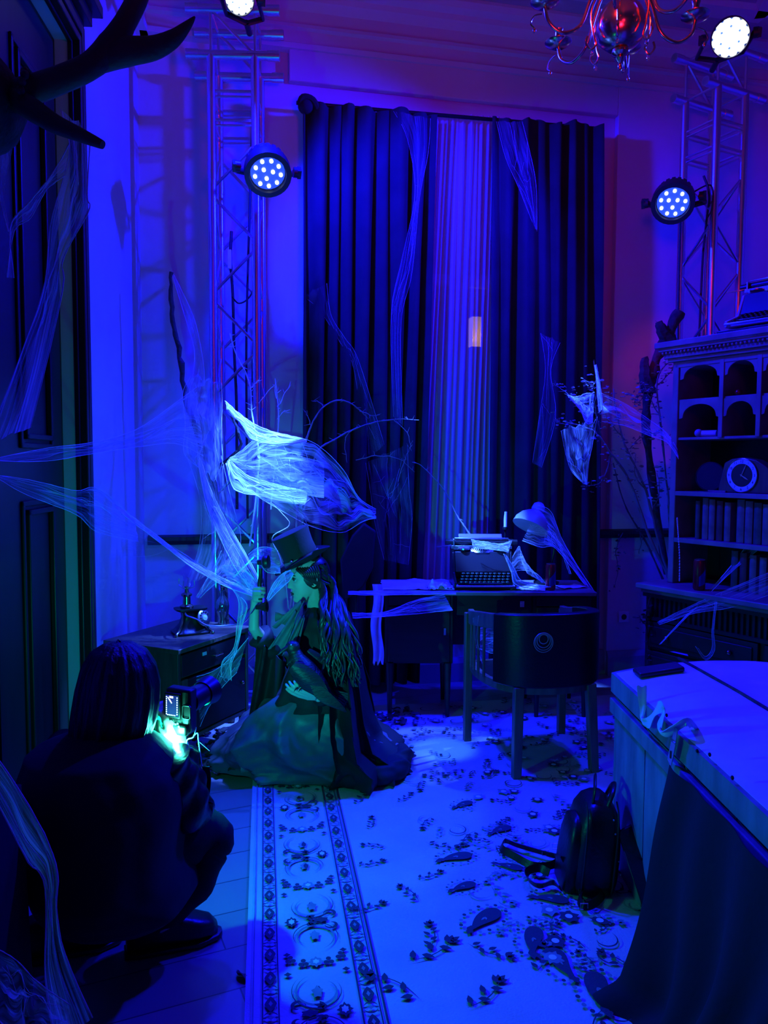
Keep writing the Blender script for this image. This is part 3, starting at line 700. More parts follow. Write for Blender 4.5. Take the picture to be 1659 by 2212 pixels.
m.lathe([(0, -.015), (.035, -.015), (.046, 0), (.046, .008), (.040, .012), (0, .012)], dc, rd, 28); dl = m.build('dial', 'steel', ph)
for k in range(10):
    a = math.radians(30+30*k); m = MB(TM); m.lathe([(.0065, .012), (.0065, .0135), (0, .0136)], dc+rd@V(.030*math.cos(a), .030*math.sin(a), 0), rd, 10); m.build('finger_hole', 'black_plastic', dl)
m = MB(TM); m.lathe([(.016, .012), (.016, .016), (0, .018)], dc, rd, 16); m.build('dial_center', 'enamel', dl)
for e in (-1, 1):
    m = MB(TM); m.tube(smooth_pts([(e*.05, -.04, .12), (e*.06, -.055, .07), (e*.08, -.07, .03), (e*.10, -.085, .012)], 5), .006, 6); m.ball((e*.1, -.085, .008), .010); m.build('foot_scroll', 'old_brass', ph)
HS0, HS1 = P(578, 1213, 3.62), P(566, 1318, 3.60)      # handset lifted by the woman
hs = thing('telephone_handset', 'black antique telephone handset raised in the woman\'s right hand', 'telephone handset', HS1)
m = MB(); a, b = P(563, 1228, 3.60), P(562, 1296, 3.58); d = (a-b).normalized()
m.tube(smooth_pts([b, lerp(b, a, .2), lerp(b, a, .5)+V(-.004, 0, 0), lerp(b, a, .8), a], 4), radii([.010, .008, .0115, .008, .010], 17), 10); m.build('grip', 'black_plastic', hs)
f = V(.9, -.15, .1); Rf = Rto(f)
m = MB(); m.lathe([(.012, -.03), (.014, -.01), (.030, .0), (.034, .012), (.030, .024), (.012, .027), (0, .027)], P(570, 1214, 3.6), Rf, 20); m.build('earpiece', 'black_plastic', hs)
m = MB(); m.lathe([(.010, -.03), (.012, -.01), (.018, .0), (.026, .024), (.022, .026), (.010, .012), (0, .012)], P(566, 1311, 3.58), Rf, 20); m.build('mouthpiece', 'black_plastic', hs)
cord = smooth_pts([pc+V(-.02, -.03, .11), P(404, 1330, 3.72), P(425, 1338, 3.70), P(445, 1350, 3.68), P(470, 1352, 3.70), P(500, 1350, 3.72), P(525, 1345, 3.70), P(542, 1326, 3.66), P(556, 1306, 3.6), P(563, 1300, 3.585)], 16)
m = MB(); m.tube(cord, .0042, 6)
tag(m.build('coiled_cable', 'alu'), 'silvery coiled cord sagging from the telephone to the lifted handset', 'cord')

# glass vase on the cabinet
vc = F(481, 1349, CZ)
va = thing('glass_bottle', 'dark glass bottle with narrow neck standing right of the telephone', 'bottle', vc)
m = MB(); m.lathe([(0, 0), (.024, 0), (.026, .01), (.020, .03), (.032, .07), (.036, .10), (.030, .13), (.012, .155), (.010, .18), (.013, .183)], vc+V(0, 0, .001), None, 24); m.build('flask', 'mirror_glass', va)
m = MB(); m.lathe([(.0, .183), (.010, .183), (.012, .20), (0, .205)], vc, None, 14); m.build('stopper', 'old_brass', va)

# ================================================================ DESK
DT = .76; DY0, DY1 = 4.40, 4.86; dx0, dx1 = P(828, 1277, DY0).x, P(1290, 1277, DY0).x
desk = thing('writing_desk', 'dark wooden writing desk on thin legs under the typewriter and lamp', 'desk', ((dx0+dx1)/2, DY0, 0))
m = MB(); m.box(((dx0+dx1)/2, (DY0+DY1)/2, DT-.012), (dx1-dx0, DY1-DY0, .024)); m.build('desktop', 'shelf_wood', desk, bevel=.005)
for x0, x1 in ((dx0+.01, dx0+.41), (dx1-.36, dx1-.02)):
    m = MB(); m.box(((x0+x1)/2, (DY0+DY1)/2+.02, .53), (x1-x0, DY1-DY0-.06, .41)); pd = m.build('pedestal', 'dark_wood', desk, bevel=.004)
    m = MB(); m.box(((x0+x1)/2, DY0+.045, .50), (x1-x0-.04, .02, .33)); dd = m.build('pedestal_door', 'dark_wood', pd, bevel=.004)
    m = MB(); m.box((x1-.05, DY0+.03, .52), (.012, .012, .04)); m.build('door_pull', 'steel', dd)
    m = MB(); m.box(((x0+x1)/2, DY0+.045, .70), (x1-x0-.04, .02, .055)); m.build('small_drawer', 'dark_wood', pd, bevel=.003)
    for x in (x0+.03, x1-.03):
        for y in (DY0+.05, DY1-.05):
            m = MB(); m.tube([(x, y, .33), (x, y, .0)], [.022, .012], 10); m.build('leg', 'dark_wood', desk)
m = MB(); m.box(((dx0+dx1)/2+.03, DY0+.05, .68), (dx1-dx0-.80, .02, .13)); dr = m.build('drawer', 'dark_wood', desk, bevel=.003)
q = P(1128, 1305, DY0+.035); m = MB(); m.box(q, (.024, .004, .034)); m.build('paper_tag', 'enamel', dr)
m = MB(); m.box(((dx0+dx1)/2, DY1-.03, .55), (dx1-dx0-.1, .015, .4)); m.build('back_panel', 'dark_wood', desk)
# cloth and papers on the desk
def sheet(name, label, cat, c, w_, d_, rz, amp, mt, seed, nu=22, nv=14, grp=None, lift=.004):
    R = Matrix.Rotation(rz, 3, 'Z')
    def fn(u, v):
        x, y = (u-.5)*w_, (v-.5)*d_; e = max(0, nz((u*3+seed, v*3, seed)))*amp + .3*amp*max(0, nz((u*9+seed, v*9, 1)))
        wob = 1+.08*nz((u*5, v*5, seed+3)); return Vector(c)+R@V(x*wob, y*wob, lift+e)
    m = MB(); m.grid(fn, nu, nv, thick=-.0015); return tag(m.build(name, mt, smooth=60), label, cat, grp)
sheet('desk_cloth', 'pale cloth spread over the left end of the desk', 'cloth', (dx0+.20, 4.62, DT), .42, .36, .03, .03, 'white_cloth', 1)
sheet('crumpled_cloth', 'small crumpled white rag at the desk edge left of the typewriter', 'cloth', (P(950, 1268, 4.5).x, 4.49, DT+.002), .15, .10, .2, .07, 'white_cloth', 5)
sheet('lace_paper', 'pale crumpled lacy paper in front of the desk lamp', 'paper', (P(1140, 1262, 4.5).x, 4.50, DT), .20, .13, -.2, .03, 'white_cloth', 9)
sheet('letter_sheet', 'loose sheet of paper lying at the right end of the desk', 'paper', (P(1236, 1258, 4.55).x, 4.57, DT), .16, .11, .3, .015, 'paper', 3)
m = MB()
def fn(u, v):
    x = lerp(804, 826, u) + 3*math.sin(v*9) + (1-v)*0; y = lerp(1262, 1432+6*math.sin(u*15), v); return P(x, y, DY0-.03-.03*v+.012*math.sin(u*9+v*4))
m.grid(fn, 8, 24, thick=.002); tag(m.build('hanging_cloth', 'white_cloth', smooth=70), 'pale ragged cloth strip hanging from the left corner of the desk', 'cloth')

# ================================================================ TYPEWRITERS
def typewriter(name, label, loc, rz, body, s_=1.0, grp=None):
    t = thing(name, label, 'typewriter', loc, rz); A = Matrix.Scale(s_, 4); mk = lambda: MB(A)
    m = mk(); W = .17
    side = [(-.16, .012), (-.16, .045), (-.05, .085), (.0, .20), (.05, .215), (.155, .215), (.16, .19), (.16, .012)]
    for e in (-1, 1): m.prism([(e*W-.008, y, z) for y, z in side], (.016, 0, 0))
    m.box((0, .0, .02), (2*W, .31, .018)); m.box((0, .15, .11), (2*W-.01, .012, .19)); m.build('frame', body, t, bevel=.004, local=True)
    m = mk(); m.hull8([V(-W+.01, -.045, .09), V(W-.01, -.045, .09), V(W-.01, -.03, .09), V(-W+.01, -.03, .09)], [V(-W+.01, -.002, .205), V(W-.01, -.002, .205), V(W-.01, .012, .205), V(-W+.01, .012, .205)]); m.build('front_plate', 'black_plastic', t, bevel=.003, local=True)
    for r in range(4):
        for k in range(11):
            x = -.135+.0262*k+.006*r; y = -.142+.025*r; z = .047+.013*r
            m = mk(); m.lathe([(.0105, z-.003), (.0112, z), (.0105, z+.003), (.008, z+.0025), (0, z+.0025)], (x, y, 0), None, 10); m.tube([(x, y, z), (x, y+.03, z-.03)], .0015, 4); m.build('key', 'steel' if body == 'iron' else 'black_plastic', t, local=True)
    m = mk(); m.tube(smooth_pts([(-W, -.10, .045), (-W+.01, -.165, .03), (-W+.03, -.175, .026), (W-.03, -.175, .026), (W-.01, -.165, .03), (W, -.10, .045)], 5), .006, 8); m.build('front_rail', 'steel', t, local=True)
    m = mk(); m.box((0, -.163, .040), (.19, .012, .007)); m.build('space_bar', 'black_plastic', t, bevel=.003, local=True)
    m = mk(); m.tube([(-.19, .06, .255), (.19, .06, .255)], .019, 18); pl = m.build('platen', 'black_plastic', t, local=True)
    for e in (-1, 1): m = mk(); m.tube([(e*.185, .06, .255), (e*.215, .06, .255)], .017, 14); m.build('platen_knob', 'black_plastic', pl, local=True)
    m = mk(); m.box((0, .085, .225), (.36, .06, .012)); m.box((0, .03, .228), (.36, .006, .018)); m.tube([(-.16, .045, .28), (.16, .045, .28)], .004, 8)
    m.hull8([V(-.13, .08, .262), V(.13, .08, .262), V(.13, .084, .262), V(-.13, .084, .262)], [V(-.13, .115, .30), V(.13, .115, .30), V(.13, .119, .30), V(-.13, .119, .30)])
    for e in (-1, 1): m.box((e*.165, .06, .25), (.008, .07, .05))
    m.build('carriage', 'steel', t, local=True, bevel=.0015)
    m = mk(); m.tube(smooth_pts([(-.18, .04, .24), (-.21, .02, .235), (-.27, .0, .232)], 4), .0035, 6); m.build('return_lever', 'steel', t, local=True)
    m = mk()
    for k in range(15):
        a = PI*(k+.5)/15; m.tube([(.035*math.cos(a), -.01, .20), (.07*math.cos(a), .015, .205+.03*math.sin(a))], .0018, 4)
    m.build('type_basket', 'steel', t, local=True)
    for e in (-1, 1): m = mk(); m.lathe([(0, .216), (.034, .216), (.034, .224), (.012, .228), (0, .228)], (e*.105, .015, 0), None, 20); m.build('ribbon_spool', 'steel', t, local=True)
    return t
tq = P(1041, 1250, 4.60)
typewriter('typewriter', 'old black typewriter with round keys on the desk, web strung over its carriage', (tq.x, 4.60, DT+.001), 0, 'iron', 1.02)

# ================================================================ DESK LAMP
lb = V(P(1180, 1245, 4.72).x, 4.72, DT+.001)
la = thing('desk_lamp', 'old desk lamp with tilted dome shade, wrapped in cobweb', 'desk lamp', lb)
m = MB(); m.lathe([(0, 0), (.075, 0), (.078, .012), (.04, .022), (.012, .03), (0, .03)], lb, None, 28); m.build('base', 'iron', la)
tp = P(1184, 1118, 4.70); m = MB(); m.tube(smooth_pts([lb+V(0, 0, .02), lb+V(.045, .03, .15), lb+V(.05, .02, .28), tp], 6), .007, 8); m.build('arm', 'iron', la)
sc_ = P(1150, 1128, 4.62); Rs = Rto((.42, .30, .85))
m = MB(); m.lathe([(.108, -.035), (.112, -.035), (.106, .0), (.085, .035), (.055, .060), (.035, .072), (.040, .085), (.036, .115), (.02, .13), (0, .132)], sc_, Rs, 32); m.lathe([(.105, -.034), (.102, 0), (.082, .032), (.05, .055), (0, .062)], sc_, Rs, 32); shd = m.build('lamp_shade', 'lamp_metal', la)
m = MB(); m.ball(sc_+Rs@V(0, 0, .005), (.03, .03, .04), Rs); m.build('bulb', 'glass', shd)
# candle, cans
cb = V(P(1090, 1240, 4.80).x, 4.80, DT+.001); cn = thing('candlestick', 'slim dark candlestick with pale candle behind the typewriter', 'candlestick', cb)
hz_ = P(1090, 1138, 4.80).z-cb.z; m = MB(); m.lathe([(0, 0), (.045, 0), (.045, .01), (.012, .02), (.007, hz_*.5), (.012, hz_*.55), (.007, hz_*.6), (.007, hz_-.02), (.018, hz_-.015), (.018, hz_), (0, hz_)], cb, None, 20); m.build('stem', 'iron', cn)
m = MB(); m.tube([cb+V(0, 0, hz_-.002), cb+V(0, 0, hz_+.05), cb+V(.002, 0, hz_+.095)], [.010, .010, .008], 12); cq = m.build('candle', 'candle_wax', cn)
m = MB(); m.tube([cb+V(.002, 0, hz_+.09), cb+V(.004, 0, hz_+.105)], .0012, 5); m.build('wick', 'black_plastic', cq)
def can(label, c, r=.030, h=.155):
    t = thing('drink_can', label, 'drink can', c, 0)
    m = MB(); m.lathe([(r*.8, 0), (r, .008), (r, h-.012), (r*.86, h-.001), (r*.84, h)], c, None, 28); m.build('can_body', 'red_can', t)
    m = MB(); m.lathe([(0, .006), (r*.8, .001), (r*.84, .0)], c, None, 20); m.lathe([(r*.86, h-.002), (r*.88, h+.001), (r*.80, h), (r*.78, h-.005), (0, h-.005)], c, None, 24); m.build('can_lid', 'steel', t)
    m = MB(); m.box(Vector(c)+V(0, -r*.3, h-.003), (.012, .018, .0015)); m.build('ring_pull', 'steel', t)
    m = MB()        # blue diagonal field on the side
    m.grid(lambda u, v: Vector(c)+V((r+.0006)*math.cos(-2.0+u*1.5), (r+.0006)*math.sin(-2.0+u*1.5), lerp(.02+.02*u, .07+.05*u, v)), 12, 4); m.build('printed_field', 'blue_can', t)
    return t
cq = P(1189, 1262, 4.47); can('red and blue drink can on the desk in front of the lamp', (cq.x, 4.47, DT+.001))

# ================================================================ BARREL CHAIR
hc = V(.772, 3.875, 0); rz = math.radians(12)
chair = thing('barrel_chair', 'wooden barrel-back armchair with dark padded back in front of the desk', 'chair', hc, rz)
def hs_(a, k=1.0):     # horseshoe in plan, a from -1 (left front) to 1 (right front)
    pts = [(-.275, .25), (-.30, .08), (-.275, -.12), (-.18, -.255), (0, -.30), (.18, -.255), (.275, -.12), (.30, .08), (.275, .25)]
    q = smooth_pts([V(x, y, 0) for x, y in pts], 6); i = (a+1)/2*(len(q)-1); j = min(int(i), len(q)-2); return q[j].lerp(q[j+1], i-j)*k
def railz(a): return .725+.065*(1-min(1, abs(a)*1.1)**2)
m = MB()
def band(m, a0, a1, zb, zt, th, n=24, k=1.0, zbf=None):
    m.grid(lambda u, v: hs_(lerp(a0, a1, u), k)+V(0, 0, lerp((zb(lerp(a0, a1, u)) if callable(zb) else zb), (zt(lerp(a0, a1, u)) if callable(zt) else zt), v)), n, 4, thick=th)
band(m, -1, 1, lambda a: railz(a)-.075, railz, .030, 48); m.build('back_rail', 'chair_wood', chair, local=True, bevel=.004)
m = MB(); band(m, -1, 1, .405, .445, .035, 48, .97); m.grid(lambda u, v: V(lerp(-.27, .27, u), lerp(.25, .22, v), 0)+V(0, 0, .425+.02*(1 if v > .5 else -1)), 2, 1); m.box((0, .245, .425), (.52, .03, .04)); m.build('seat_frame', 'chair_wood', chair, local=True)
m = MB()
def seatf(u, v):
    a = u*2*PI; r = v; x, y = .262*math.cos(a), .258*math.sin(a)-.01; 
    if y > 0: x = .262*math.copysign(abs(math.cos(a))**.6, math.cos(a)); y = .25*math.copysign(abs(math.sin(a))**.6, math.sin(a))-.01
    return V(x*r, y*r, .475-.03*r**4)
m.grid(seatf, 36, 8, thick=-.028); m.build('seat', 'leather', chair, local=True)
m = MB(); band(m, -.47, .80, .44, lambda a: railz(a)+.004, .052, 40, 1.045); m.build('back_pad', 'leather', chair, local=True, bevel=.006)
for x, y, top_ in ((-.272, .25, railz(-1)-.02), (.272, .25, railz(1)-.02)):
    m = MB(); m.prism([(x-.02, y-.018, 0), (x+.02, y-.018, 0), (x+.02, y+.018, 0), (x-.02, y+.018, 0)], (0, 0, top_)); m.build('front_leg', 'chair_wood', chair, local=True, bevel=.004)
for e in (-1, 1):
    m = MB(); a = V(e*.185, -.25, .44); b = V(e*.20, -.275, 0)
    m.hull8([b+V(-.02, -.02, 0), b+V(.02, -.02, 0), b+V(.02, .02, 0), b+V(-.02, .02, 0)], [a+V(-.024, -.02, 0), a+V(.024, -.02, 0), a+V(.024, .02, 0), a+V(-.024, .02, 0)]); m.build('rear_leg', 'chair_wood', chair, local=True, bevel=.004)
for a in (-.84, -.76, -.68, -.60, .84, .90):
    m = MB(); p = hs_(a, .98); m.tube([p+V(0, 0, .44), p+V(0, 0, railz(a)-.06)], .008, 8); m.build('spindle', 'chair_wood', chair, local=True)
m = MB(); cN = V(-.09, -.325, .665)
def emb(r, cx, cz, n=28): return [V(cN.x+cx+r*math.cos(2*PI*k/n), -.302-.012-.004+.35*(cN.x+cx+r*math.cos(2*PI*k/n))**2, cN.z+cz+r*math.sin(2*PI*k/n)) for k in range(n)]
for r, cx, cz in ((.046, 0, 0), (.040, 0, .004), (.032, 0, .008), (.022, .0, .016)): m.tube(emb(r, cx, cz), .0022, 6, closed=True)
m.build('embossed_emblem', 'lamp_metal', chair, local=True)

# ================================================================ BOOKCASE
bo = V(1.40, 4.12, 0); BD = V(.535, -.845, 0).normalized(); BM = frame_mx(bo, BD); BI = V(-BD.y, BD.x, 0)
BWD = 1.35; X0 = .055; Y0 = .13; Y1 = .44
def bx_at(px, y=Y0):             # distance along the front where a column of the picture meets it
    d = ray(px, 1000); lo, hi = -.2, 1.6
    for _ in range(40):
        mid_ = (lo+hi)/2; q = bo+BD*mid_+BI*y
        if q.x/q.y < d.x/d.y: lo = mid_
        else: hi = mid_
    return lo
bc = thing('bookcase_dresser', 'tall dark wooden dresser bookcase with arched pigeonholes at the right', 'bookcase', bo)
m = MB(BM); m.box((BWD/2, .24, .845), (BWD+.06, .53, .03)); m.box((BWD/2, .24, .82), (BWD+.02, .49, .02)); m.build('worktop', 'shelf_wood', bc, bevel=.006)
m = MB(BM); m.box((BWD/2, .25, .42), (BWD, .44, .76)); m.box((BWD/2, .24, .04), (BWD+.03, .48, .08)); m.build('lower_body', 'dark_wood', bc, bevel=.004)
for c0, c1 in ((.03, .66), (.69, 1.32)):
    for z0, z1 in ((.10, .30), (.32, .50), (.52, .66)):
        m = MB(BM); m.box(((c0+c1)/2, .02, (z0+z1)/2), (c1-c0, .02, z1-z0)); m.box(((c0+c1)/2, .012, (z0+z1)/2), (c1-c0-.05, .02, z1-z0-.05)); dr = m.build('drawer', 'dark_wood', bc, bevel=.004)
        for e in (-.18, .18): m = MB(BM); m.ball(((c0+c1)/2+e, -.008, (z0+z1)/2), .014); m.build('knob', 'old_brass', dr)
m = MB(BM)
for k in range(44): m.tube([(.04+k*.0295, .028, .68), (.04+k*.0295, .028, .79)], .011, 6)
m.box((BWD/2, .02, .675), (BWD, .03, .018)); m.box((BWD/2, .02, .80), (BWD, .035, .02)); m.build('fluted_frieze', 'dark_wood', bc)
zs = [1.095, 1.345, 1.635, 1.835]; ZT = 2.03
m = MB(BM); m.box((X0+.018, (Y0+Y1)/2, (.86+ZT)/2), (.036, Y1-Y0, ZT-.86)); m.build('side_panel', 'shelf_wood', bc, bevel=.004)
m = MB(BM); m.box((BWD-.04, (Y0+Y1)/2, (.86+ZT)/2), (.036, Y1-Y0, ZT-.86)); m.build('side_panel', 'shelf_wood', bc, bevel=.004)
m = MB(BM); m.box((BWD/2, Y1-.008, (.86+ZT)/2), (BWD-.09, .012, ZT-.86)); m.build('back_panel', 'black_wood', bc)
for k, z in enumerate(zs):
    m = MB(BM); m.box(((BWD+X0)/2, (Y0+Y1)/2-.005*(k < 2), z), (BWD-.10-X0+.03, Y1-Y0-.02+.01*(k < 2), .024 if k < 2 else .014)); m.build('shelf', 'shelf_wood', bc, bevel=.002)
m = MB(BM)
for k, (ox, z0, z1) in enumerate(((.0, ZT-.02, ZT+.012), (.02, ZT+.012, ZT+.03), (.035, ZT+.03, ZT+.05), (.03, ZT+.05, ZT+.066), (.055, ZT+.066, ZT+.085), (.07, ZT+.085, ZT+.115))):
    m.box(((BWD+X0)/2-.01, (Y0+Y1)/2-ox/2, (z0+z1)/2), (BWD-X0+2*ox-.02, Y1-Y0+ox, z1-z0))
for k in range(60): m.ball((X0-.03+k*.0225, Y0-.045, ZT+.058), .0085, None, 8, 5)
m.build('cornice', 'shelf_wood', bc, bevel=.003)
cols = [X0+.036, bx_at(1553), bx_at(1634), bx_at(1634)+(bx_at(1634)-bx_at(1553))*.92, BWD-.28, BWD-.06]
cols = [X0+.036, bx_at(1553), bx_at(1634)]; wcol = cols[2]-cols[1]
while cols[-1]+wcol < BWD-.1: cols.append(cols[-1]+wcol)
for x in cols[1:]:
    m = MB(BM); m.box((x, (Y0+Y1)/2, (zs[2]+ZT)/2), (.016, Y1-Y0-.02, ZT-zs[2])); m.box((x, Y0+.004, (zs[2]+ZT)/2), (.024, .012, ZT-zs[2])); m.build('divider', 'shelf_wood', bc, bevel=.002)
ends = cols+[BWD-.06]
for i in range(len(ends)-1):
    a, b = ends[i]+.008, ends[i+1]-.008
    for zb, zt in ((zs[2]+.110, zs[3]-.004), (zs[3]+.115, ZT)):
        pts = [(a, Y0+.004, zt), (b, Y0+.004, zt), (b, Y0+.004, zb-.005), (b-.02, Y0+.004, zb)]; r = (b-a)/2-.022; cx = (a+b)/2
        pts += [(cx+r*math.cos(q), Y0+.004, zb+.01+(zt-zb-.028)*math.sin(q)) for q in [PI*k/14 for k in range(15)]]
        pts += [(a+.02, Y0+.004, zb), (a, Y0+.004, zb-.005)]
        m = MB(BM); m.prism(pts, (0, .010, 0)); m.build('arch', 'shelf_wood', bc, smooth=0)
# books
bi = 0
def book(x, z, w_, h, d_, mt, label, grp, tilt=0, band_=True):
    X = BM @ Matrix.Translation((x, Y0+.045, z)) @ Matrix.Rotation(tilt, 4, 'Y')
    loc = X @ V(0, 0, 0); t = thing('book', label, 'book', loc, 0, grp)
    m = MB(X)
    for sx in (0, w_-.003): m.box((sx+.0015, d_/2, h/2), (.003, d_, h))
    m.grid(lambda u, v: V(w_*u, -.007*math.sin(PI*u), h*v), 8, 1, thick=-.003); m.build('cover', mt, t)
    m = MB(X); m.box((w_/2, d_/2, h/2), (w_-.006, d_-.008, h-.008)); m.build('page_block', 'paper', t)
    if band_:
        m = MB(X)
        for f in (.12, .3, .55, .88): m.grid(lambda u, v: V(w_*u, -.0085*math.sin(PI*u)-.001, h*f+.004*v), 8, 1, thick=.0015)
        m.build('spine_band', 'gold_line', t)
    return t
xx = [bx_at(p, Y0+.045) for p in (1507, 1522, 1536, 1553, 1570, 1597, 1615, 1634, 1653)]
nm = ['leftmost and slimmest', 'second from the left', 'third from the left', 'fourth from the left', 'last before the gap', 'first after the gap', 'second after the gap', 'third after the gap', 'at the far right']
for i, x in enumerate(xx):
    w_ = .030 if i < 5 else .036
    book(x, zs[0]+.0125, w_*(.7 if i == 0 else 1), .20+.006*((i*7) % 4), .15, ['book_b', 'book_a', 'book_a', 'book_c', 'book_a', 'book_a', 'book_a', 'book_b', 'book_a'][i], 'old bound book on the middle shelf, '+nm[i], 'old books on the middle shelf', band_=i not in (0, 1))
xx = [bx_at(p, Y0+.045) for p in (1588, 1607, 1628, 1650)]
for i, x in enumerate(xx):
    book(x, .8605, .032, .205-.006*i, .15, ['book_b', 'book_c', 'book_a', 'book_a'][i], 'old bound book standing on the worktop, '+['leftmost, dark green with pale label', 'second, dark with gilt title', 'third, plain brown', 'fourth, at the right edge'][i], 'old books on the worktop')
for t in [o for o in bpy.data.objects if o.get('label', '').endswith('dark green with pale label')]:
    m = MB(BM); x = xx[0]; m.grid(lambda u, v: V(x+.004+.024*u, Y0+.045-.0085*math.sin(PI*(.12+.76*u))-.001, .880+.028*v), 6, 1, thick=.001); m.build('spine_label', 'enamel', t)
# clock
cx_ = bx_at(1604, Y0+.05); CX = BM @ Matrix.Translation((cx_, Y0+.05, zs[1]+.013))
ck = thing('mantel_clock', 'arched wooden mantel clock with pale round numeral ring on the shelf', 'clock', CX @ V(0, 0, 0))
prof = [(-.13, 0), (.20, 0), (.20, .05), (.17, .09), (.12, .135), (.07, .165), (0, .178), (-.06, .17), (-.10, .15), (-.11, .10), (-.13, .02)]
m = MB(CX); m.prism([(x, 0, z) for x, z in prof], (0, .07, 0)); m.build('case', 'walnut', ck, bevel=.004)
dz_ = .088; RF = Rto((0, -1, 0), ); fc = V(0, -.001, dz_)
def ringpts(r, y, n=40): return [V(fc.x+r*math.cos(2*PI*k/n), y, fc.z+r*math.sin(2*PI*k/n)) for k in range(n)]
m = MB(CX); m.grid(lambda u, v: V(lerp(.058, .081, v)*math.cos(2*PI*u), -.004-.002*math.sin(PI*v), dz_+lerp(.058, .081, v)*math.sin(2*PI*u)), 48, 4, thick=-.003); dial = m.build('numeral_ring', 'clock_face', ck)
m = MB(CX); m.prism(ringpts(.058, -.003), (0, .002, 0)); m.build('clock_center', 'black_plastic', ck, smooth=0)
m = MB(CX); m.tube(ringpts(.083, -.004), .003, 8, closed=True); m.build('bezel', 'old_brass', ck)
def hand(ang, L_, w_):
    m = MB(CX); d = V(math.sin(ang), 0, math.cos(ang)); n = V(d.z, 0, -d.x); c = V(0, -.0085, dz_)
    m.prism([c-d*.008-n*w_*.4, c+d*L_*.6-n*w_, c+d*L_, c+d*L_*.6+n*w_, c-d*.008+n*w_*.4], (0, .0012, 0)); m.build('clock_hand', 'gold_line', ck, smooth=0)
hand(math.radians(24), .066, .002); hand(math.radians(121), .046, .0035)
mn = MB(CX)
dg = None
for k in range(1, 13):
    fcv = bpy.data.curves.new('numeral', 'FONT'); fcv.body = str(k); fcv.size = .019; fcv.align_x = 'CENTER'; fcv.align_y = 'CENTER'
    fo = bpy.data.objects.new('numeral', fcv); COL.objects.link(fo); bpy.context.view_layer.update()
    me = bpy.data.meshes.new_from_object(fo.evaluated_get(bpy.context.evaluated_depsgraph_get())); a = math.radians(30*k)
    off = [mn.av((v.co.x+.0695*math.sin(a), -.0072, v.co.y+dz_+.0695*math.cos(a))) for v in me.vertices]
    for p in me.polygons: mn.face([off[i] for i in p.vertices])
    bpy.data.objects.remove(fo); bpy.data.curves.remove(fcv); bpy.data.meshes.remove(me)
mn.build('numerals', 'black_plastic', dial, smooth=0)
# round mirror disc next to the clock
dx_ = bx_at(1541, Y0+.08); DXM = BM @ Matrix.Translation((dx_, Y0+.06, zs[1]+.0135)); rt = Rto((.25, -1, .12))
di = thing('round_mirror', 'round dark metal-rimmed mirror leaning left of the clock', 'mirror', DXM @ V(0, 0, 0))
m = MB(DXM); m.lathe([(0, 0), (.070, 0), (.070, .006), (0, .006)], (0, 0, .078), rt, 36); m.build('mirror_glass', 'mirror_glass', di)
m = MB(DXM); m.tube([V(0, 0, .078)+rt@V(.073*math.cos(2*PI*k/36), .073*math.sin(2*PI*k/36), .003) for k in range(36)], .0045, 8, closed=True); m.build('rim', 'iron', di)
m = MB(DXM); m.hull8([V(.0, -.02, 0), V(.10, -.02, 0), V(.10, .06, 0), V(0, .06, 0)], [V(.0, -.02, .008), V(.10, -.02, .008), V(.10, .06, .008), V(0, .06, .008)]); m.build('stand_foot', 'shelf_wood', di)
# figure on pigeonhole shelf, small ball
fx = bx_at(1518, Y0+.06); z = zs[2]+.008
fg = thing('curled_paper_roll', 'pale rolled paper lying in the lower left pigeonhole', 'paper roll', BM @ V(fx, Y0+.06, z))
m = MB(BM); m.tube([(fx-.02, Y0+.05, z+.018), (fx+.07, Y0+.07, z+.018)], .016, 14); m.build('roll', 'paper', fg)
m = MB(BM); m.ball((fx-.02, Y0+.045, z+.021), .021); m.build('round_end', 'lamp_metal', fg)
fx = bx_at(1590, Y0+.06); m = MB(BM); m.ball((fx, Y0+.06, zs[3]+.007+.018), .018, None, 16, 10); tag(m.build('small_ball', 'red_can'), 'small reddish ball inside an upper pigeonhole of the bookcase', 'ball')
tpos = BM @ V(bx_at(1640, .27)+.03, .30, ZT+.1155)
m = MB(); 
tw = typewriter('typewriter', 'pale old typewriter standing on top of the bookcase', (tpos.x, tpos.y, tpos.z+.0255), math.atan2(BD.y, BD.x)+.05, 'lamp_metal', .95)
m = MB(frame_mx(tpos, BD)); m.box((0, 0, .0125), (.40, .33, .024)); tag(m.build('base_board', 'dark_wood', bevel=.004), 'flat dark board under the typewriter on top of the bookcase', 'board')
fx = bx_at(1518, .05); cq = BM @ V(fx, .05, .8615); can('dark red drink can on the bookcase worktop before the empty bay', cq)
m = MB(); q = [P(1463, 1120, 3.98), P(1465, 1150, 3.98), P(1468, 1200, 3.98), P(1468, 1253, 3.98)]
for i, p in enumerate(smooth_pts(q, 9)): m.ball(p, (.004, .004, .009 if i % 2 else .006), None, 6, 5)
m.tube(q, .0012, 5); tag(m.build('bead_string', 'pale_twig'), 'thin pale beaded string hanging at the left edge of the bookcase', 'bead string')
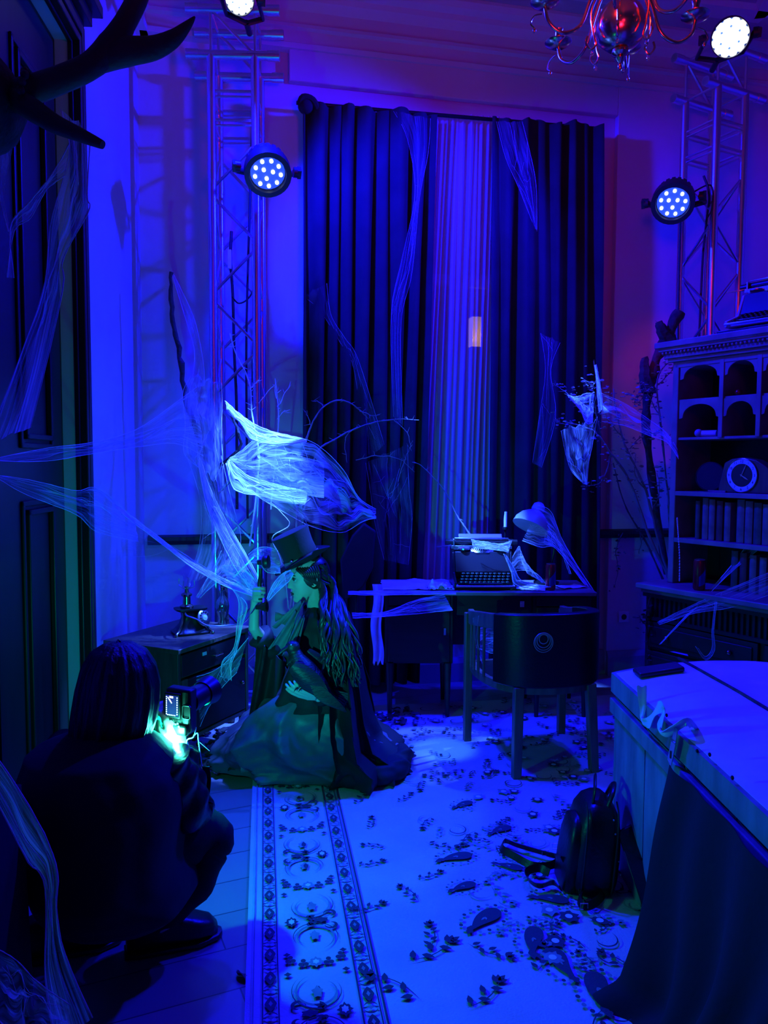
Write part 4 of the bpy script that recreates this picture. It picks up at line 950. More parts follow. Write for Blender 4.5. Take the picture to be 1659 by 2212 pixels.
# ================================================================ TRUNK (far end towards the chair, long side towards the camera)
TX0, TX1, TY0, TY1, TZ = .868, 1.70, 1.15, 2.83, .715
ck_ = thing('wooden_chest', 'large worn painted wooden chest with low domed lid at the right edge', 'chest', ((TX0+TX1)/2, TY0, 0))
m = MB(); m.box(((TX0+TX1)/2, TY1-.012, .315), (TX1-TX0, .024, .63)); m.box(((TX0+TX1)/2, TY0+.012, .315), (TX1-TX0, .024, .63)); m.box((TX1-.012, (TY0+TY1)/2, .315), (.024, TY1-TY0-.05, .63)); m.box(((TX0+TX1)/2, (TY0+TY1)/2, .03), (TX1-TX0-.05, TY1-TY0-.05, .03)); m.build('body', 'chest_paint', ck_, bevel=.003)
yb = [TY1, 2.50, 2.17, 1.84, 1.50, TY0]
for i in range(5):
    m = MB(); w_ = yb[i]-yb[i+1]-.007
    def fn(u, v, i=i, w_=w_): y = yb[i+1]+.003+w_*u; z = .004+.628*v; return V(TX0-.002+.0025*nz((y*6, z*2, i))+.006*(abs(2*u-1)**6), y, z)
    m.grid(fn, 10, 26, thick=-.022); m.build('plank', 'chest_paint', ck_)
m = MB(); m.box((TX0-.008, (TY0+TY1)/2, .60), (.020, TY1-TY0+.01, .055)); m.build('upper_batten', 'chest_paint', ck_, bevel=.004)
def domez(x): return TZ+.052*max(0, math.sin(PI*min(1, max(0, (x-TX0+.01)/(TX1-TX0+.02))))) ** .8
m = MB(); n = 24; prof = [(lerp(TX0-.012, TX1+.012, k/n), domez(lerp(TX0, TX1, k/n))) for k in range(n+1)]
m.loft([[V(x, y, z) for x, z in prof]+[V(TX1+.012, y, .648), V(TX0-.012, y, .648)] for y in (TY0-.01, TY1+.01)]); lid = m.build('lid', 'chest_paint', ck_, smooth=30)
m = MB(); m.grid(lambda u, v: V(lerp(TX0+.0, TX1, u), lerp(TY0, TY1-.01, v)+.012*nz((u*4, v*9, 3)), domez(lerp(TX0, TX1, u))+.0018+.0022*nz((u*7, v*12, 1))+.001), 24, 40, thick=-.0012)
tag(m.build('pale_sheet', 'white_cloth', smooth=60), 'pale sheet covering the domed top of the wooden chest', 'sheet')
def TP(px, py, dz=.004):         # picture point on the chest top
    d = ray(px, py); z = .75
    for _ in range(6): q = O0+d*((z-CAM_H)/d.z); z = domez(q.x)+dz
    return q
def TS(px, py, off=.014):        # picture point on the chest's long side
    d = ray(px, py); s = (TX0-off)/d.x; return O0+d*s
m = MB(); h1, h2, h3 = TS(1462, 1572, .03), TS(1457, 1602, .03), TS(1447, 1648, .03)
for a, b, w_ in ((h1, h2, .024), (h2, h3, .030)):
    u = (b-a).normalized(); s_ = u.cross(V(1, 0, 0)).normalized()*w_/2
    m.hull8([a-s_, a+s_, b+s_, b-s_], [p+V(-.003, 0, 0) for p in (a-s_, a+s_, b+s_, b-s_)])
m.tube([h2+V(-.003, -.018, 0), h2+V(-.003, .018, 0)], .004, 8); hp = m.build('hasp', 'steel', ck_, bevel=.001)
m = MB(); q = h3*.6+h2*.4+V(-.0045, 0, 0); m.box(q, (.0012, .006, .022)); m.build('slot', 'black_plastic', hp)
for px, py in ((1506, 1622), (1533, 1630), (1582, 1680), (1440, 1545)): m = MB(); m.ball(TS(px, py, .013), (.004, .006, .006), None, 8, 6); m.build('nail', 'iron', ck_)
# things on the chest
a, b = TP(1372, 1462), TP(1472, 1447)
m = MB(); u = (b-a).normalized(); v = V(-u.y, u.x, 0); c = (a+b)/2+v*.0
m.hull8([c-u*.082-v*.042+V(0, 0, .003), c+u*.082-v*.042+V(0, 0, .003), c+u*.082+v*.042+V(0, 0, .003), c-u*.082+v*.042+V(0, 0, .003)], [c-u*.082-v*.042+V(0, 0, .022), c+u*.082-v*.042+V(0, 0, .022), c+u*.082+v*.042+V(0, 0, .022), c-u*.082+v*.042+V(0, 0, .022)])
fc_ = m.build('black_case', 'black_plastic', bevel=.007); tag(fc_, 'flat glossy black case lying on the far left corner of the chest', 'case')
m = MB(); m.tube([TP(1466, 1422, .008), TP(1545, 1466, .007), TP(1600, 1497, .007), TP(1665, 1536, .007), TP(1760, 1592, .007)], .006, 8)
st = m.build('wooden_stick', 'bark'); tag(st, 'long dark wooden stick lying diagonally across the chest top', 'stick')
m = MB(); a = TP(1462, 1417, .016); m.poly([a+V(-.02, .02, .012), a+V(.04, -.01, .002), a+V(.045, .012, .004), a+V(.0, .03, .01)]); m.build('tip', 'lamp_metal', st)
def rag(name, label, pts, w_, mt, cat, seed=0, th=.002, grp=None):     # a twisted strip of cloth along pts
    P_ = smooth_pts(pts, 7); n = len(P_); m = MB()
    def fn(u, v):
        x = u*(n-1); i = min(int(x), n-2); p = P_[i].lerp(P_[i+1], x-i); t = (P_[i+1]-P_[i]).normalized(); a = 1.2*math.sin(u*7+seed)+.4
        s_ = t.cross(V(math.cos(a), math.sin(a), .3)).normalized(); ww = w_*(.45+.55*abs(math.sin(u*8+seed))); return p+s_*(v-.5)*ww+V(0, 0, .1*w_*math.sin(v*9+u*12))
    m.grid(fn, n, 6, thick=th); return tag(m.build(name, mt, smooth=70), label, cat, grp)
rag('rag_bow', 'pale knotted rag hanging over the near edge of the chest lid', [TS(1386, 1495, .02)+V(0, 0, .02), TS(1388, 1530, .022), TS(1386, 1556, .03), TS(1402, 1560, .035), TS(1420, 1530, .035), TS(1436, 1532, .03), TS(1424, 1572, .035), TS(1436, 1586, .035), TS(1460, 1572, .03), TS(1478, 1568, .02)+V(.01, 0, .012), TP(1500, 1575)], .035, 'white_cloth', 'rag', 2)
m = MB()
def fn(u, v):
    y = lerp(2.15-.02*v, 1.10, u); z = lerp(.640, .012, v**.9); fold = math.sin(u*30+2*math.sin(v*3))*.5+math.sin(u*13+1+v)*.5
    x = TX0-.030-.042*(1+fold)*(.25+v)-.10*v**3-.10*max(0, v-.93)*8
    return V(x, y+.10*v*(u-.3)+.03*math.sin(v*5+u*6), z+.008*math.sin(u*40)*(v > .97))
m.grid(fn, 90, 34, thick=.003); tag(m.build('black_drape', 'black_cloth', smooth=80), 'black cloth hanging in folds down the long side of the chest', 'cloth')
# ================================================================ BACKPACK AND BAG
bp0 = F(1272, 1945); bp0 = V(bp0.x+.02, 2.66, 0)
bk = thing('backpack', 'small black leather backpack leaning against the corner of the chest', 'backpack', bp0)
def sup(a, e): return math.copysign(abs(math.cos(a))**e, math.cos(a)), math.copysign(abs(math.sin(a))**e, math.sin(a))
def bagring(c, w_, d_, z, lean, e=.55, n=32):
    out = []
    for k in range(n):
        x, y = sup(2*PI*k/n, e); out.append(V(c.x+x*w_+lean*z, c.y+y*d_, z+.014))
    return out
m = MB(); pr = [(0, .80), (.008, .93), (.04, 1.0), (.12, 1.0), (.20, .94), (.26, .80), (.295, .58), (.315, .30), (.32, .04)]
m.loft([bagring(bp0, .085*k, .12*k**.6, z, .10) for z, k in pr]); m.build('bag_body', 'leather', bk, smooth=70)
m = MB(); m.loft([bagring(bp0+V(-.078, -.015, 0), .035*k, .085*k**.6, z, .12) for z, k in [(0, .75), (.01, .95), (.10, 1), (.18, .92), (.235, .65), (.255, .1)]]); m.build('front_pocket', 'leather', bk, smooth=70)
m = MB()
for off in (-.055, .05): m.tube([V(bp0.x+off+.10*z+.085*0, bp0.y-.121*k**.6-.002, z+.014) for z, k in pr[1:8]], .003, 6)
m.build('zip', 'black_plastic', bk)
m = MB(); m.tube(smooth_pts([bp0+V(.0, -.05, .32), bp0+V(.01, -.04, .37), bp0+V(.03, .03, .385), bp0+V(.04, .06, .33)], 6), .010, 8, flat=.5); m.tube(smooth_pts([bp0+V(.04, -.07, .30), bp0+V(.07, -.05, .36), bp0+V(.09, .02, .36), bp0+V(.08, .08, .28)], 6), .012, 8, flat=.5); m.build('handle', 'leather', bk)
def strap(pts, w_=.012):
    m = MB(); P_ = smooth_pts(pts, 8); n = len(P_)
    m.grid(lambda u, v: (lambda p, t: p+Vector((0, 0, 1)).cross(t).normalized()*(.15*w_)+V(0, 0, (v-.5)*2*w_)+Vector((0, 0, 1)).cross(t).normalized()*w_*(v-.5))(P_[min(int(u*(n-1)), n-1)], (P_[min(int(u*(n-1))+1, n-1)]-P_[max(min(int(u*(n-1)), n-1)-1, 0)]).normalized()), n-1, 2, thick=.003)
    return m
z_ = .036
m = strap([bp0+V(-.10, -.06, .12), F(1205, 1850, z_), F(1178, 1842, z_), F(1120, 1825, z_), F(1090, 1815, z_), F(1082, 1832, z_), F(1110, 1850, z_), F(1150, 1870, z_), F(1190, 1870, z_), F(1216, 1855, z_)]); s1 = m.build('shoulder_strap', 'leather', bk)
m = strap([bp0+V(-.11, -.08, .03), F(1195, 1905, z_), F(1165, 1912, z_), F(1142, 1898, z_), F(1142, 1882, z_), F(1165, 1876, z_), F(1185, 1886, z_)]); m.build('shoulder_strap', 'leather', bk)
m = strap([bp0+V(-.05, -.13, .02), F(1255, 1925, z_), F(1250, 1945, z_), F(1262, 1958, z_), F(1285, 1952, z_), F(1305, 1930, z_), F(1295, 1912, z_)]); m.build('shoulder_strap', 'leather', bk)
for px, py in ((1178, 1842), (1262, 1958), (1292, 1912), (1200, 1828)):
    m = MB(); c = F(px, py, z_); m.tube([c+V(.012*x, 0, .010*z) for x, z in ((-1, -1), (1, -1), (1, 1), (-1, 1))], .0022, 6, closed=True); m.build('buckle', 'steel', bk)
m = MB()
for k in range(5): p = bp0+V(.055+.008*k, -.118+.004*k, .29-.05*k); m.ball(p, .0035, None, 8, 6)
m.build('studs', 'steel', bk)
lb0 = V(.80, 2.36, 0)
lg = thing('leather_bag', 'dark flat leather bag slumped beside the backpack under the black cloth', 'bag', lb0)
a0, a1, a2, a3 = F(1372, 1938, .05), F(1412, 1985, .012), F(1462, 1962, .012), F(1400, 1890, .16)
m = MB(); B0 = [P(1345, 1790, 2.60), P(1385, 1770, 2.62), P(1460, 1965, 2.40), P(1412, 1985, 2.36)]
m.hull8([p+V(-.03, -.02, .0) for p in B0], [p+V(.045, .03, .0) for p in B0]); m.build('bag_body', 'leather', lg, bevel=.02)
m = MB(); m.tube(smooth_pts([B0[3]+V(-.04, -.03, .03), (B0[3]+B0[2])/2+V(-.04, -.035, -.005), B0[2]+V(-.035, -.03, .02)], 5), .0035, 6); m.build('piping', 'steel', lg)
# litter
m = MB(); c = F(1196, 1642, .022)
m.grid(lambda u, v: c+V((u-.5)*.045, (v-.5)*.02, .004*math.sin(u*9+v*5)), 6, 3, thick=-.001); tag(m.build('paper_scrap', 'white_cloth'), 'tiny white paper scrap on the rug between the chair legs', 'paper scrap')
def dead_leaf(c, s_, a, tilt, lab, grp):
    c = Vector(c); R = Matrix.Rotation(a, 3, 'Z') @ Matrix.Rotation(tilt, 3, 'X'); m = MB()
    m.grid(lambda u, v: c+R@V((u-.5)*s_, (v-.5)*s_*.55*math.sin(PI*(.06+.88*u)), .25*s_*abs(v-.5)+.1*s_*math.sin(u*6)), 6, 4, thick=-.0012)
    o = m.build('dead_leaf', 'dead_leaf'); return tag(o, lab, 'leaf', grp)
rnd = random.Random(5)
lz = [(px, py) for px, py in zip([rnd.uniform(428, 505) for _ in range(44)], [rnd.uniform(1578, 1668) for _ in range(44)])]
for i, (px, py) in enumerate(lz):
    c = F(px, py, .012+rnd.random()*.035); dead_leaf(c, rnd.uniform(.05, .085), rnd.uniform(0, 6.28), rnd.uniform(-.4, .4), 'dead leaf in the loose heap under the side cabinet', 'dead leaves under the side cabinet')
for i in range(16):
    px, py = rnd.uniform(812, 850), rnd.uniform(1440, 1500); c = F(rnd.uniform(790, 900), rnd.uniform(1530, 1560), .02); dead_leaf(c, rnd.uniform(.05, .08), rnd.uniform(0, 6.28), rnd.uniform(-.4, .4), 'dead leaf scattered on the floor beneath the left end of the desk', 'dead leaves under the desk')
dl = dead_leaf(F(520, 2108, .008), .05, 2.2, .5, 'single dark dry leaf on the planks beside the rug edge', None)

# ================================================================ BRANCHES
def branch_thing(name, label, main, r0, r1, mt, twigs=(), leaves=0, lm='dead_leaf', ls=.03, seed=0, nub=0, rough=.25):
    rnd = random.Random(seed); pts = smooth_pts(main, 6); n = len(pts)
    t = thing(name, label, 'branch', pts[0]); m = MB()
    jr = [lerp(r0, r1, i/(n-1))*(1+rough*rnd.uniform(-1, 1)) for i in range(n)]
    pj = [p+V(rnd.uniform(-1, 1), rnd.uniform(-1, 1), rnd.uniform(-1, 1))*r0*.25 for p in pts]; m.tube(pj, jr, 9); m.build('stem', mt, t)
    ends = list(pj[n//3:])
    for tw in twigs:
        p = smooth_pts(tw, 5); m = MB(); m.tube([q+V(rnd.uniform(-1, 1), 0, rnd.uniform(-1, 1))*.004 for q in p], radii([max(r1*1.2, r0*.35), max(.0012, r1*.5)], len(p)), 6); m.build('twig', mt, t); ends += p[1:]
        for j in range(2, len(p)-1, 3): 
            m = MB(); d = V(rnd.uniform(-1, 1), rnd.uniform(-.4, .4), rnd.uniform(-.2, 1)).normalized()*rnd.uniform(.02, .05); m.tube([p[j], p[j]+d*.6, p[j]+d], [.0014, .001, .0007], 5); m.build('twig', mt, t)
    if nub:
        for k in range(nub):
            m = MB(); i = rnd.randrange(2, n-1); d = V(rnd.uniform(-1, 1), rnd.uniform(-.5, .5), rnd.uniform(-.3, 1)).normalized()*rnd.uniform(.012, .035); m.tube([pj[i], pj[i]+d], [.002, .0012], 5); m.build('twig', mt, t)
    if leaves:
        m = MB()
        for k in range(leaves):
            c = ends[rnd.randrange(len(ends))]+V(rnd.gauss(0, ls*.8), rnd.gauss(0, ls*.6), rnd.gauss(0, ls*.8)); R = Matrix.Rotation(rnd.uniform(0, 6), 3, 'Z') @ Matrix.Rotation(rnd.uniform(-1.3, 1.3), 3, 'X'); s_ = ls*rnd.uniform(.5, 1.2)
            m.grid(lambda u, v: c+R@V((u-.5)*s_, (v-.5)*s_*.6*math.sin(PI*(.08+.84*u)), .3*s_*abs(v-.5)), 3, 2)
        m.build('dry_blossoms', lm, t)
    return t
Yb = 4.52
branch_thing('dry_branch', 'thick dark broken branch leaning against the right truss tower', [P(1440, 1240, 4.60), P(1410, 1050, 4.6), P(1395, 900, 4.6), P(1412, 800, 4.62), P(1440, 730, 4.62), P(1468, 672, 4.62)], .018, .040, 'bark', [[P(1446, 735, 4.62), P(1430, 712, 4.6), P(1424, 696, 4.6)], [P(1402, 850, 4.6), P(1393, 810, 4.6), P(1393, 770, 4.6)]], seed=1)
branch_thing('flowering_branch', 'dried flowering branch with brightest blossoms, reaching furthest left of the right-hand bunch', [F(1475, 1540, .25)*.0+P(1448, 1255, 4.5), P(1405, 1165, Yb), P(1360, 1040, Yb), P(1320, 980, Yb-.05), P(1280, 930, Yb-.1), P(1215, 910, Yb-.15)], .010, .003, 'twig',
    [[P(1300, 950, Yb), P(1285, 880, Yb-.1), P(1290, 830, Yb-.1), P(1283, 780, Yb-.1)], [P(1290, 935, Yb), P(1250, 870, Yb-.1), P(1225, 850, Yb-.1), P(1198, 830, Yb)], [P(1240, 915, Yb), P(1210, 915, Yb), P(1198, 902, Yb)], [P(1320, 980, Yb), P(1300, 1040, Yb), P(1265, 1050, Yb)], [P(1285, 840, Yb-.1), P(1270, 825, Yb-.1), P(1262, 835, Yb-.1)]], 150, 'flower', .026, 2)
branch_thing('flowering_branch', 'dried flowering branch curving up through the middle of the right-hand bunch', [P(1446, 1252, 4.5), P(1425, 1180, Yb), P(1395, 1060, Yb), P(1350, 960, Yb), P(1330, 880, Yb), P(1325, 840, Yb)], .009, .003, 'twig',
    [[P(1360, 970, Yb), P(1390, 940, Yb), P(1430, 935, Yb)], [P(1350, 950, Yb), P(1310, 900, Yb), P(1300, 860, Yb)], [P(1395, 1060, Yb), P(1370, 1020, Yb), P(1375, 980, Yb)], [P(1410, 1100, Yb), P(1425, 1060, Yb), P(1420, 1020, Yb)]], 170, 'flower', .028, 3)
branch_thing('flowering_branch', 'dried flowering branch standing nearest the bookcase side', [P(1447, 1250, 4.48), P(1446, 1120, Yb), P(1440, 1040, Yb), P(1425, 900, Yb), P(1420, 820, Yb), P(1445, 780, Yb)], .008, .003, 'twig',
    [[P(1425, 900, Yb), P(1400, 850, Yb), P(1385, 830, Yb), P(1375, 870, Yb)], [P(1420, 830, Yb), P(1450, 800, Yb), P(1458, 765, Yb)], [P(1440, 1060, Yb), P(1460, 1040, Yb), P(1462, 1010, Yb)], [P(1395, 840, Yb), P(1380, 870, Yb), P(1365, 868, Yb)]], 170, 'flower', .026, 4)
branch_thing('bare_branch', 'long thin bare stem with few dark leaves crossing the wall right of the desk', [F(1480, 1590, .3)*0+P(1436, 1262, 4.6), P(1400, 1180, 4.7), P(1350, 1090, 4.75), P(1325, 1000, 4.75)], .007, .003, 'bark', [[P(1345, 1150, 4.8), P(1330, 1190, 4.8), P(1336, 1230, 4.8), P(1326, 1270, 4.8)], [P(1380, 1140, 4.8), P(1385, 1170, 4.8), P(1380, 1195, 4.8)]], 26, 'bark', .03, 6)
branch_thing('dry_vine', 'leafy dark vine climbing the left side of the bookcase base', [BM @ V(-.05, .04, 0), P(1398, 1440, 4.1), P(1400, 1400, 4.1), P(1396, 1340, 4.08), P(1404, 1290, 4.06)], .006, .003, 'bark', [[P(1398, 1350, 4.08), P(1385, 1340, 4.08), P(1380, 1330, 4.08)]], 34, 'bark', .032, 7)
branch_thing('long_branch', 'long dark bare branch rising beside the left truss tower', [F(500, 1560), P(478, 1200, 4.3), P(455, 1020, 4.3), P(408, 880, 4.28), P(388, 770, 4.27), P(373, 680, 4.26), P(368, 588, 4.25)], .024, .010, 'bark', [[P(470, 1010, 4.3), P(520, 960, 4.2), P(490, 880, 4.2)]], seed=8)
branch_thing('pale_twig', 'thin pale knobbly twig glowing in front of the left truss tower', [P(540, 1180, 4.2), P(560, 1000, 4.2), P(545, 900, 4.25), P(541, 838, 4.3), P(528, 800, 4.3), P(510, 765, 4.3), P(496, 720, 4.3)], .005, .0035, 'pale_twig', [[P(541, 838, 4.3), P(552, 828, 4.3), P(560, 822, 4.3)]], nub=16, seed=9)
branch_thing('pale_twig', 'thin pale twig with side shoots between truss tower and left curtain', [P(585, 1100, 4.3), P(598, 960, 4.3), P(602, 900, 4.3), P(598, 850, 4.3), P(594, 818, 4.3)], .004, .002, 'pale_twig', [[P(598, 860, 4.3), P(590, 835, 4.3), P(560, 870, 4.3)], [P(600, 880, 4.3), P(615, 850, 4.3), P(628, 832, 4.3)], [P(600, 905, 4.3), P(612, 890, 4.3), P(620, 888, 4.3)]], nub=8, seed=10)
branch_thing('bare_branch', 'arching bare thorny branch in front of the left curtain', [P(620, 1420, 4.3), P(640, 1150, 4.3), P(650, 1000, 4.3), P(665, 940, 4.3), P(692, 885, 4.3), P(735, 864, 4.32), P(770, 880, 4.35), P(795, 905, 4.4)], .008, .002, 'twig', [[P(672, 925, 4.3), P(665, 900, 4.3), P(655, 885, 4.3)], [P(700, 880, 4.3), P(688, 868, 4.3), P(672, 866, 4.3)], [P(775, 885, 4.3), P(800, 896, 4.3), P(820, 896, 4.3)]], nub=14, seed=11)
branch_thing('bare_branch', 'nearly level bare branch reaching right across the left curtain', [P(625, 1420, 4.35), P(650, 1150, 4.35), P(680, 990, 4.35), P(730, 945, 4.4), P(790, 918, 4.45), P(850, 906, 4.5), P(905, 908, 4.5)], .008, .002, 'twig', [[P(760, 930, 4.4), P(745, 950, 4.4), P(750, 1000, 4.4)], [P(850, 906, 4.5), P(880, 935, 4.5), P(888, 975, 4.5)], [P(860, 1040, 4.5), P(875, 990, 4.5), P(890, 960, 4.5)], [P(770, 995, 4.4), P(810, 985, 4.4), P(860, 990, 4.4), P(895, 1020, 4.45)]], nub=18, seed=12)
branch_thing('pale_twig', 'short zigzag pale twig above the top hat', [F(640, 1560), P(622, 1300, 4.2), P(606, 1210, 4.2), P(588, 1162, 4.2), P(625, 1135, 4.2), P(610, 1110, 4.2), P(588, 1088, 4.2)], .003, .002, 'pale_twig', seed=13)
branch_thing('pale_twig', 'thin twig leaning from the typewriter across the sheer curtain', [P(1018, 1160, 4.72), P(1002, 1135, 4.75), P(985, 1110, 4.8), P(960, 1060, 4.85), P(915, 1010, 4.86), P(890, 998, 4.86)], .006, .002, 'twig', nub=8, seed=14)

# ================================================================ STAG ANTLERS
ya = 1.50
hd = P(-70, 215, ya); an = thing('stag_head', 'dark stag head with spreading antler, cut off by the top left corner', 'mounted head', hd)
m = MB(); m.ball(hd, (.10, .12, .10)); m.tube([hd+V(0, .02, 0), hd+V(-.12, .0, -.06), hd+V(-.26, -.02, -.16)], [.09, .12, .16], 18); m.build('head', 'bark', an)
m = MB(); bpz = hd+V(-.30, -.02, -.18); m.lathe([(0, 0), (.20, 0), (.21, .01), (.19, .025), (0, .025)], V(WO.x+LU.x*3.32+.002, bpz.y, bpz.z), Rto(LN), 30); m.build('wall_plaque', 'dark_wood', an)
def antl(pts, rs, nm='antler', par_=an):
    m = MB(); p = smooth_pts([P(x, y, Y) for x, y, Y in pts], 6); m.tube(p, radii(rs, len(p)), 14); return m.build(nm, 'bone', par_)
A1 = antl([(-20, 215, 1.50), (60, 196, 1.50), (130, 172, 1.50), (195, 142, 1.50), (240, 100, 1.51), (270, 50, 1.52), (300, -10, 1.53), (325, -90, 1.55)], [.020, .026, .024, .023, .026, .020, .019, .014])
antl([(215, 128, 1.51), (270, 112, 1.51), (330, 104, 1.51), (372, 85, 1.50), (402, 58, 1.49), (421, 36, 1.48)], [.024, .026, .021, .016, .009, .0015], 'tine', A1)
antl([(20, 205, 1.50), (75, 240, 1.47), (120, 268, 1.45), (170, 290, 1.43), (222, 313, 1.42)], [.022, .021, .017, .013, .0075], 'tine', A1)
m = MB(); c = P(62, 192, 1.48)
for k in range(12): a = 2*PI*k/12; m.ball(c+V(.004*math.sin(a*3), .028*math.cos(a), .028*math.sin(a)), .008, None, 8, 6)
m.build('burr', 'bone', A1)

# ================================================================ COBWEBS
def web(label, A, B, mt='web_mid', nu=60, nv=12, rip=.012, edge=.0014, seed=0, cross=0, tilt=.012):
    def ip(L):
        p = smooth_pts([P(*q) for q in L], 8); n = len(p)-1
        return lambda u: p[min(int(u*n), n-1)].lerp(p[min(int(u*n)+1, n)], u*n-min(int(u*n), n-1))
    B = [(x, y, Y*(1-tilt)) for x, y, Y in B]; fa, fb = ip(A), ip(B)
    def fn(u, v):
        a, b = fa(u), fb(u); q = a.lerp(b, v); w_ = (a-b).length
        k = math.sin(PI*v)*rip*(.4+min(2.0, w_*6)); return q+V(.3*k*nz((u*9, v*4, seed)), k*nz((u*6, v*5, seed+7)), k*nz((u*8, v*6, seed+13)))
    if mt == 'web_faint': edge *= .35
    if mt == 'web_thin': edge *= .6
    m = MB(); m.mi = 0; m.grid(fn, nu, nv, uvs=True); m.mi = 1
    rnd = random.Random(seed)
    for f, v0 in ((fa, 0), (fb, 1)): m.tube([f(k/24)+V(0, 0, rnd.uniform(-1, 1)*edge*.8) for k in range(25)], [edge*(.6+.6*rnd.random()) for _ in range(25)], 5)
    for k in range(cross):
        u0, u1 = sorted((rnd.random(), rnd.random())); v0, v1 = rnd.random(), rnd.random(); m.tube([fn(lerp(u0, u1, j/10), lerp(v0, v1, j/10))+V(0, -.002, 0) for j in range(11)], edge*.45, 4)
    o = m.build('cobweb', [mt, 'strand'], smooth=180); return tag(o, label, 'cobweb')
web('wide cobweb sheet hanging from the antler down the dark door', [(130, 235, 1.75), (150, 330, 1.75), (110, 480, 1.75), (95, 620, 1.75), (40, 780, 1.75), (-30, 960, 1.75)], [(196, 290, 1.75), (188, 420, 1.75), (192, 455, 1.75), (136, 560, 1.75), (134, 634, 1.75), (66, 925, 1.75)], 'web_mid', seed=1, cross=5, rip=.02)
web('cobweb strip stretched from antler down to the left edge of the picture', [(150, 310, 1.7), (110, 380, 1.7), (60, 440, 1.7), (22, 492, 1.7), (30, 600, 1.7)], [(140, 380, 1.7), (100, 410, 1.7), (66, 470, 1.7), (30, 500, 1.7), (14, 600, 1.7)], 'web_mid', seed=2)
web('narrow cobweb strand at the far left edge above the stretched strip', [(20, 232, 1.6), (-5, 330, 1.6), (0, 430, 1.6), (18, 500, 1.6)], [(42, 245, 1.6), (22, 340, 1.6), (8, 420, 1.6), (20, 500, 1.6)], 'web_thin', seed=3)
web('long thin cobweb stretched level across the dark door, upper one', [(-20, 992, 1.9), (100, 968, 2.4), (200, 955, 2.9), (300, 925, 3.5), (390, 862, 3.9), (425, 836, 4.0)], [(-20, 995, 1.9), (100, 996, 2.4), (200, 980, 2.9), (300, 965, 3.5), (380, 958, 3.9), (440, 985, 4.0)], 'web_thin', seed=4, cross=6)
web('long thin cobweb stretched across the dark door, lower sagging one', [(-10, 1026, 1.9), (80, 1040, 2.3), (165, 1060, 2.7), (215, 1056, 3.0), (290, 1120, 3.5)], [(-10, 1030, 1.9), (60, 1070, 2.3), (165, 1112, 2.7), (212, 1150, 3.0), (300, 1170, 3.5)], 'web_thin', seed=5, cross=6)
web('dense cobweb clump draped on the long branch left of the truss', [(412, 812, 4.1), (395, 850, 4.1), (400, 920, 4.05), (398, 980, 4.0), (430, 1010, 4.0)], [(478, 828, 4.1), (480, 870, 4.1), (478, 940, 4.05), (480, 1000, 4.0), (462, 1040, 4.0)], 'web_dense', seed=6, cross=10, rip=.03)
web('cobweb trail running from the branch clump down behind the lower strands', [(400, 975, 4.15), (432, 1080, 4.1), (430, 1180, 4.1), (400, 1260, 4.05)], [(478, 985, 4.15), (500, 1080, 4.1), (520, 1160, 4.1), (510, 1230, 4.05)], 'web_thin', seed=7, cross=6)
web('cobweb veil between the branch top and the clump, narrow at the top', [(372, 594, 4.25), (398, 680, 4.2), (420, 760, 4.15), (412, 835, 4.1)], [(376, 594, 4.25), (420, 690, 4.2), (440, 790, 4.15), (440, 835, 4.1)], 'web_thin', seed=8)
web('brilliant white upper cobweb band from truss tower towards the curtain', [(486, 866, 4.02), (520, 896, 4.02), (560, 922, 4.02), (610, 938, 4.03), (662, 950, 4.05)], [(492, 892, 4.02), (520, 915, 4.02), (545, 950, 4.02), (600, 960, 4.03), (662, 954, 4.05)], 'web_dense', tilt=.04, seed=9, cross=14, edge=.003)
web('wispy bright cobweb fan spreading from the truss hook up to the band', [(496, 990, 4.02), (520, 975, 4.02), (560, 945, 4.02), (620, 948, 4.03), (660, 952, 4.05)], [(496, 996, 4.02), (530, 1000, 4.02), (570, 975, 4.02), (620, 962, 4.03), (660, 954, 4.05)], 'web_mid', tilt=.04, seed=10, cross=12)
web('brilliant white lower cobweb band curving right from the truss hook', [(494, 992, 4.18), (510, 1008, 4.18), (540, 1030, 4.18), (585, 1044, 4.18), (665, 1062, 4.18)], [(488, 1000, 4.18), (505, 1056, 4.18), (550, 1070, 4.18), (590, 1082, 4.18), (660, 1090, 4.18)], 'web_dense', tilt=.03, seed=11, cross=14, edge=.003)
web('streaky bright cobweb between the two white bands', [(498, 990, 4.01), (540, 995, 4.01), (590, 985, 4.01), (640, 985, 4.02), (700, 1000, 4.05)], [(498, 996, 4.01), (530, 1030, 4.01), (580, 1052, 4.01), (640, 1066, 4.02), (700, 1075, 4.05)], 'web_mid', tilt=.04, seed=12, cross=16)
web('large dim cobweb canopy stretching right to the curtain beyond the bright bands', [(560, 940, 4.06), (650, 946, 4.07), (700, 972, 4.1), (745, 1020, 4.15), (775, 1075, 4.2), (812, 1100, 4.25)], [(560, 1075, 4.06), (620, 1110, 4.07), (680, 1140, 4.1), (740, 1150, 4.15), (785, 1126, 4.2), (812, 1120, 4.25)], 'web_mid', seed=13, cross=10, rip=.04, nv=20)
web('long bright diagonal cobweb from the branch clump down to the raised handset', [(432, 985, 4.0), (452, 1050, 3.9), (486, 1120, 3.85), (530, 1195, 3.75), (566, 1262, 3.76)], [(428, 1000, 4.0), (446, 1090, 3.9), (470, 1150, 3.85), (505, 1222, 3.75), (552, 1290, 3.86)], 'web_mid', tilt=.04, seed=14, cross=12, edge=.0022)
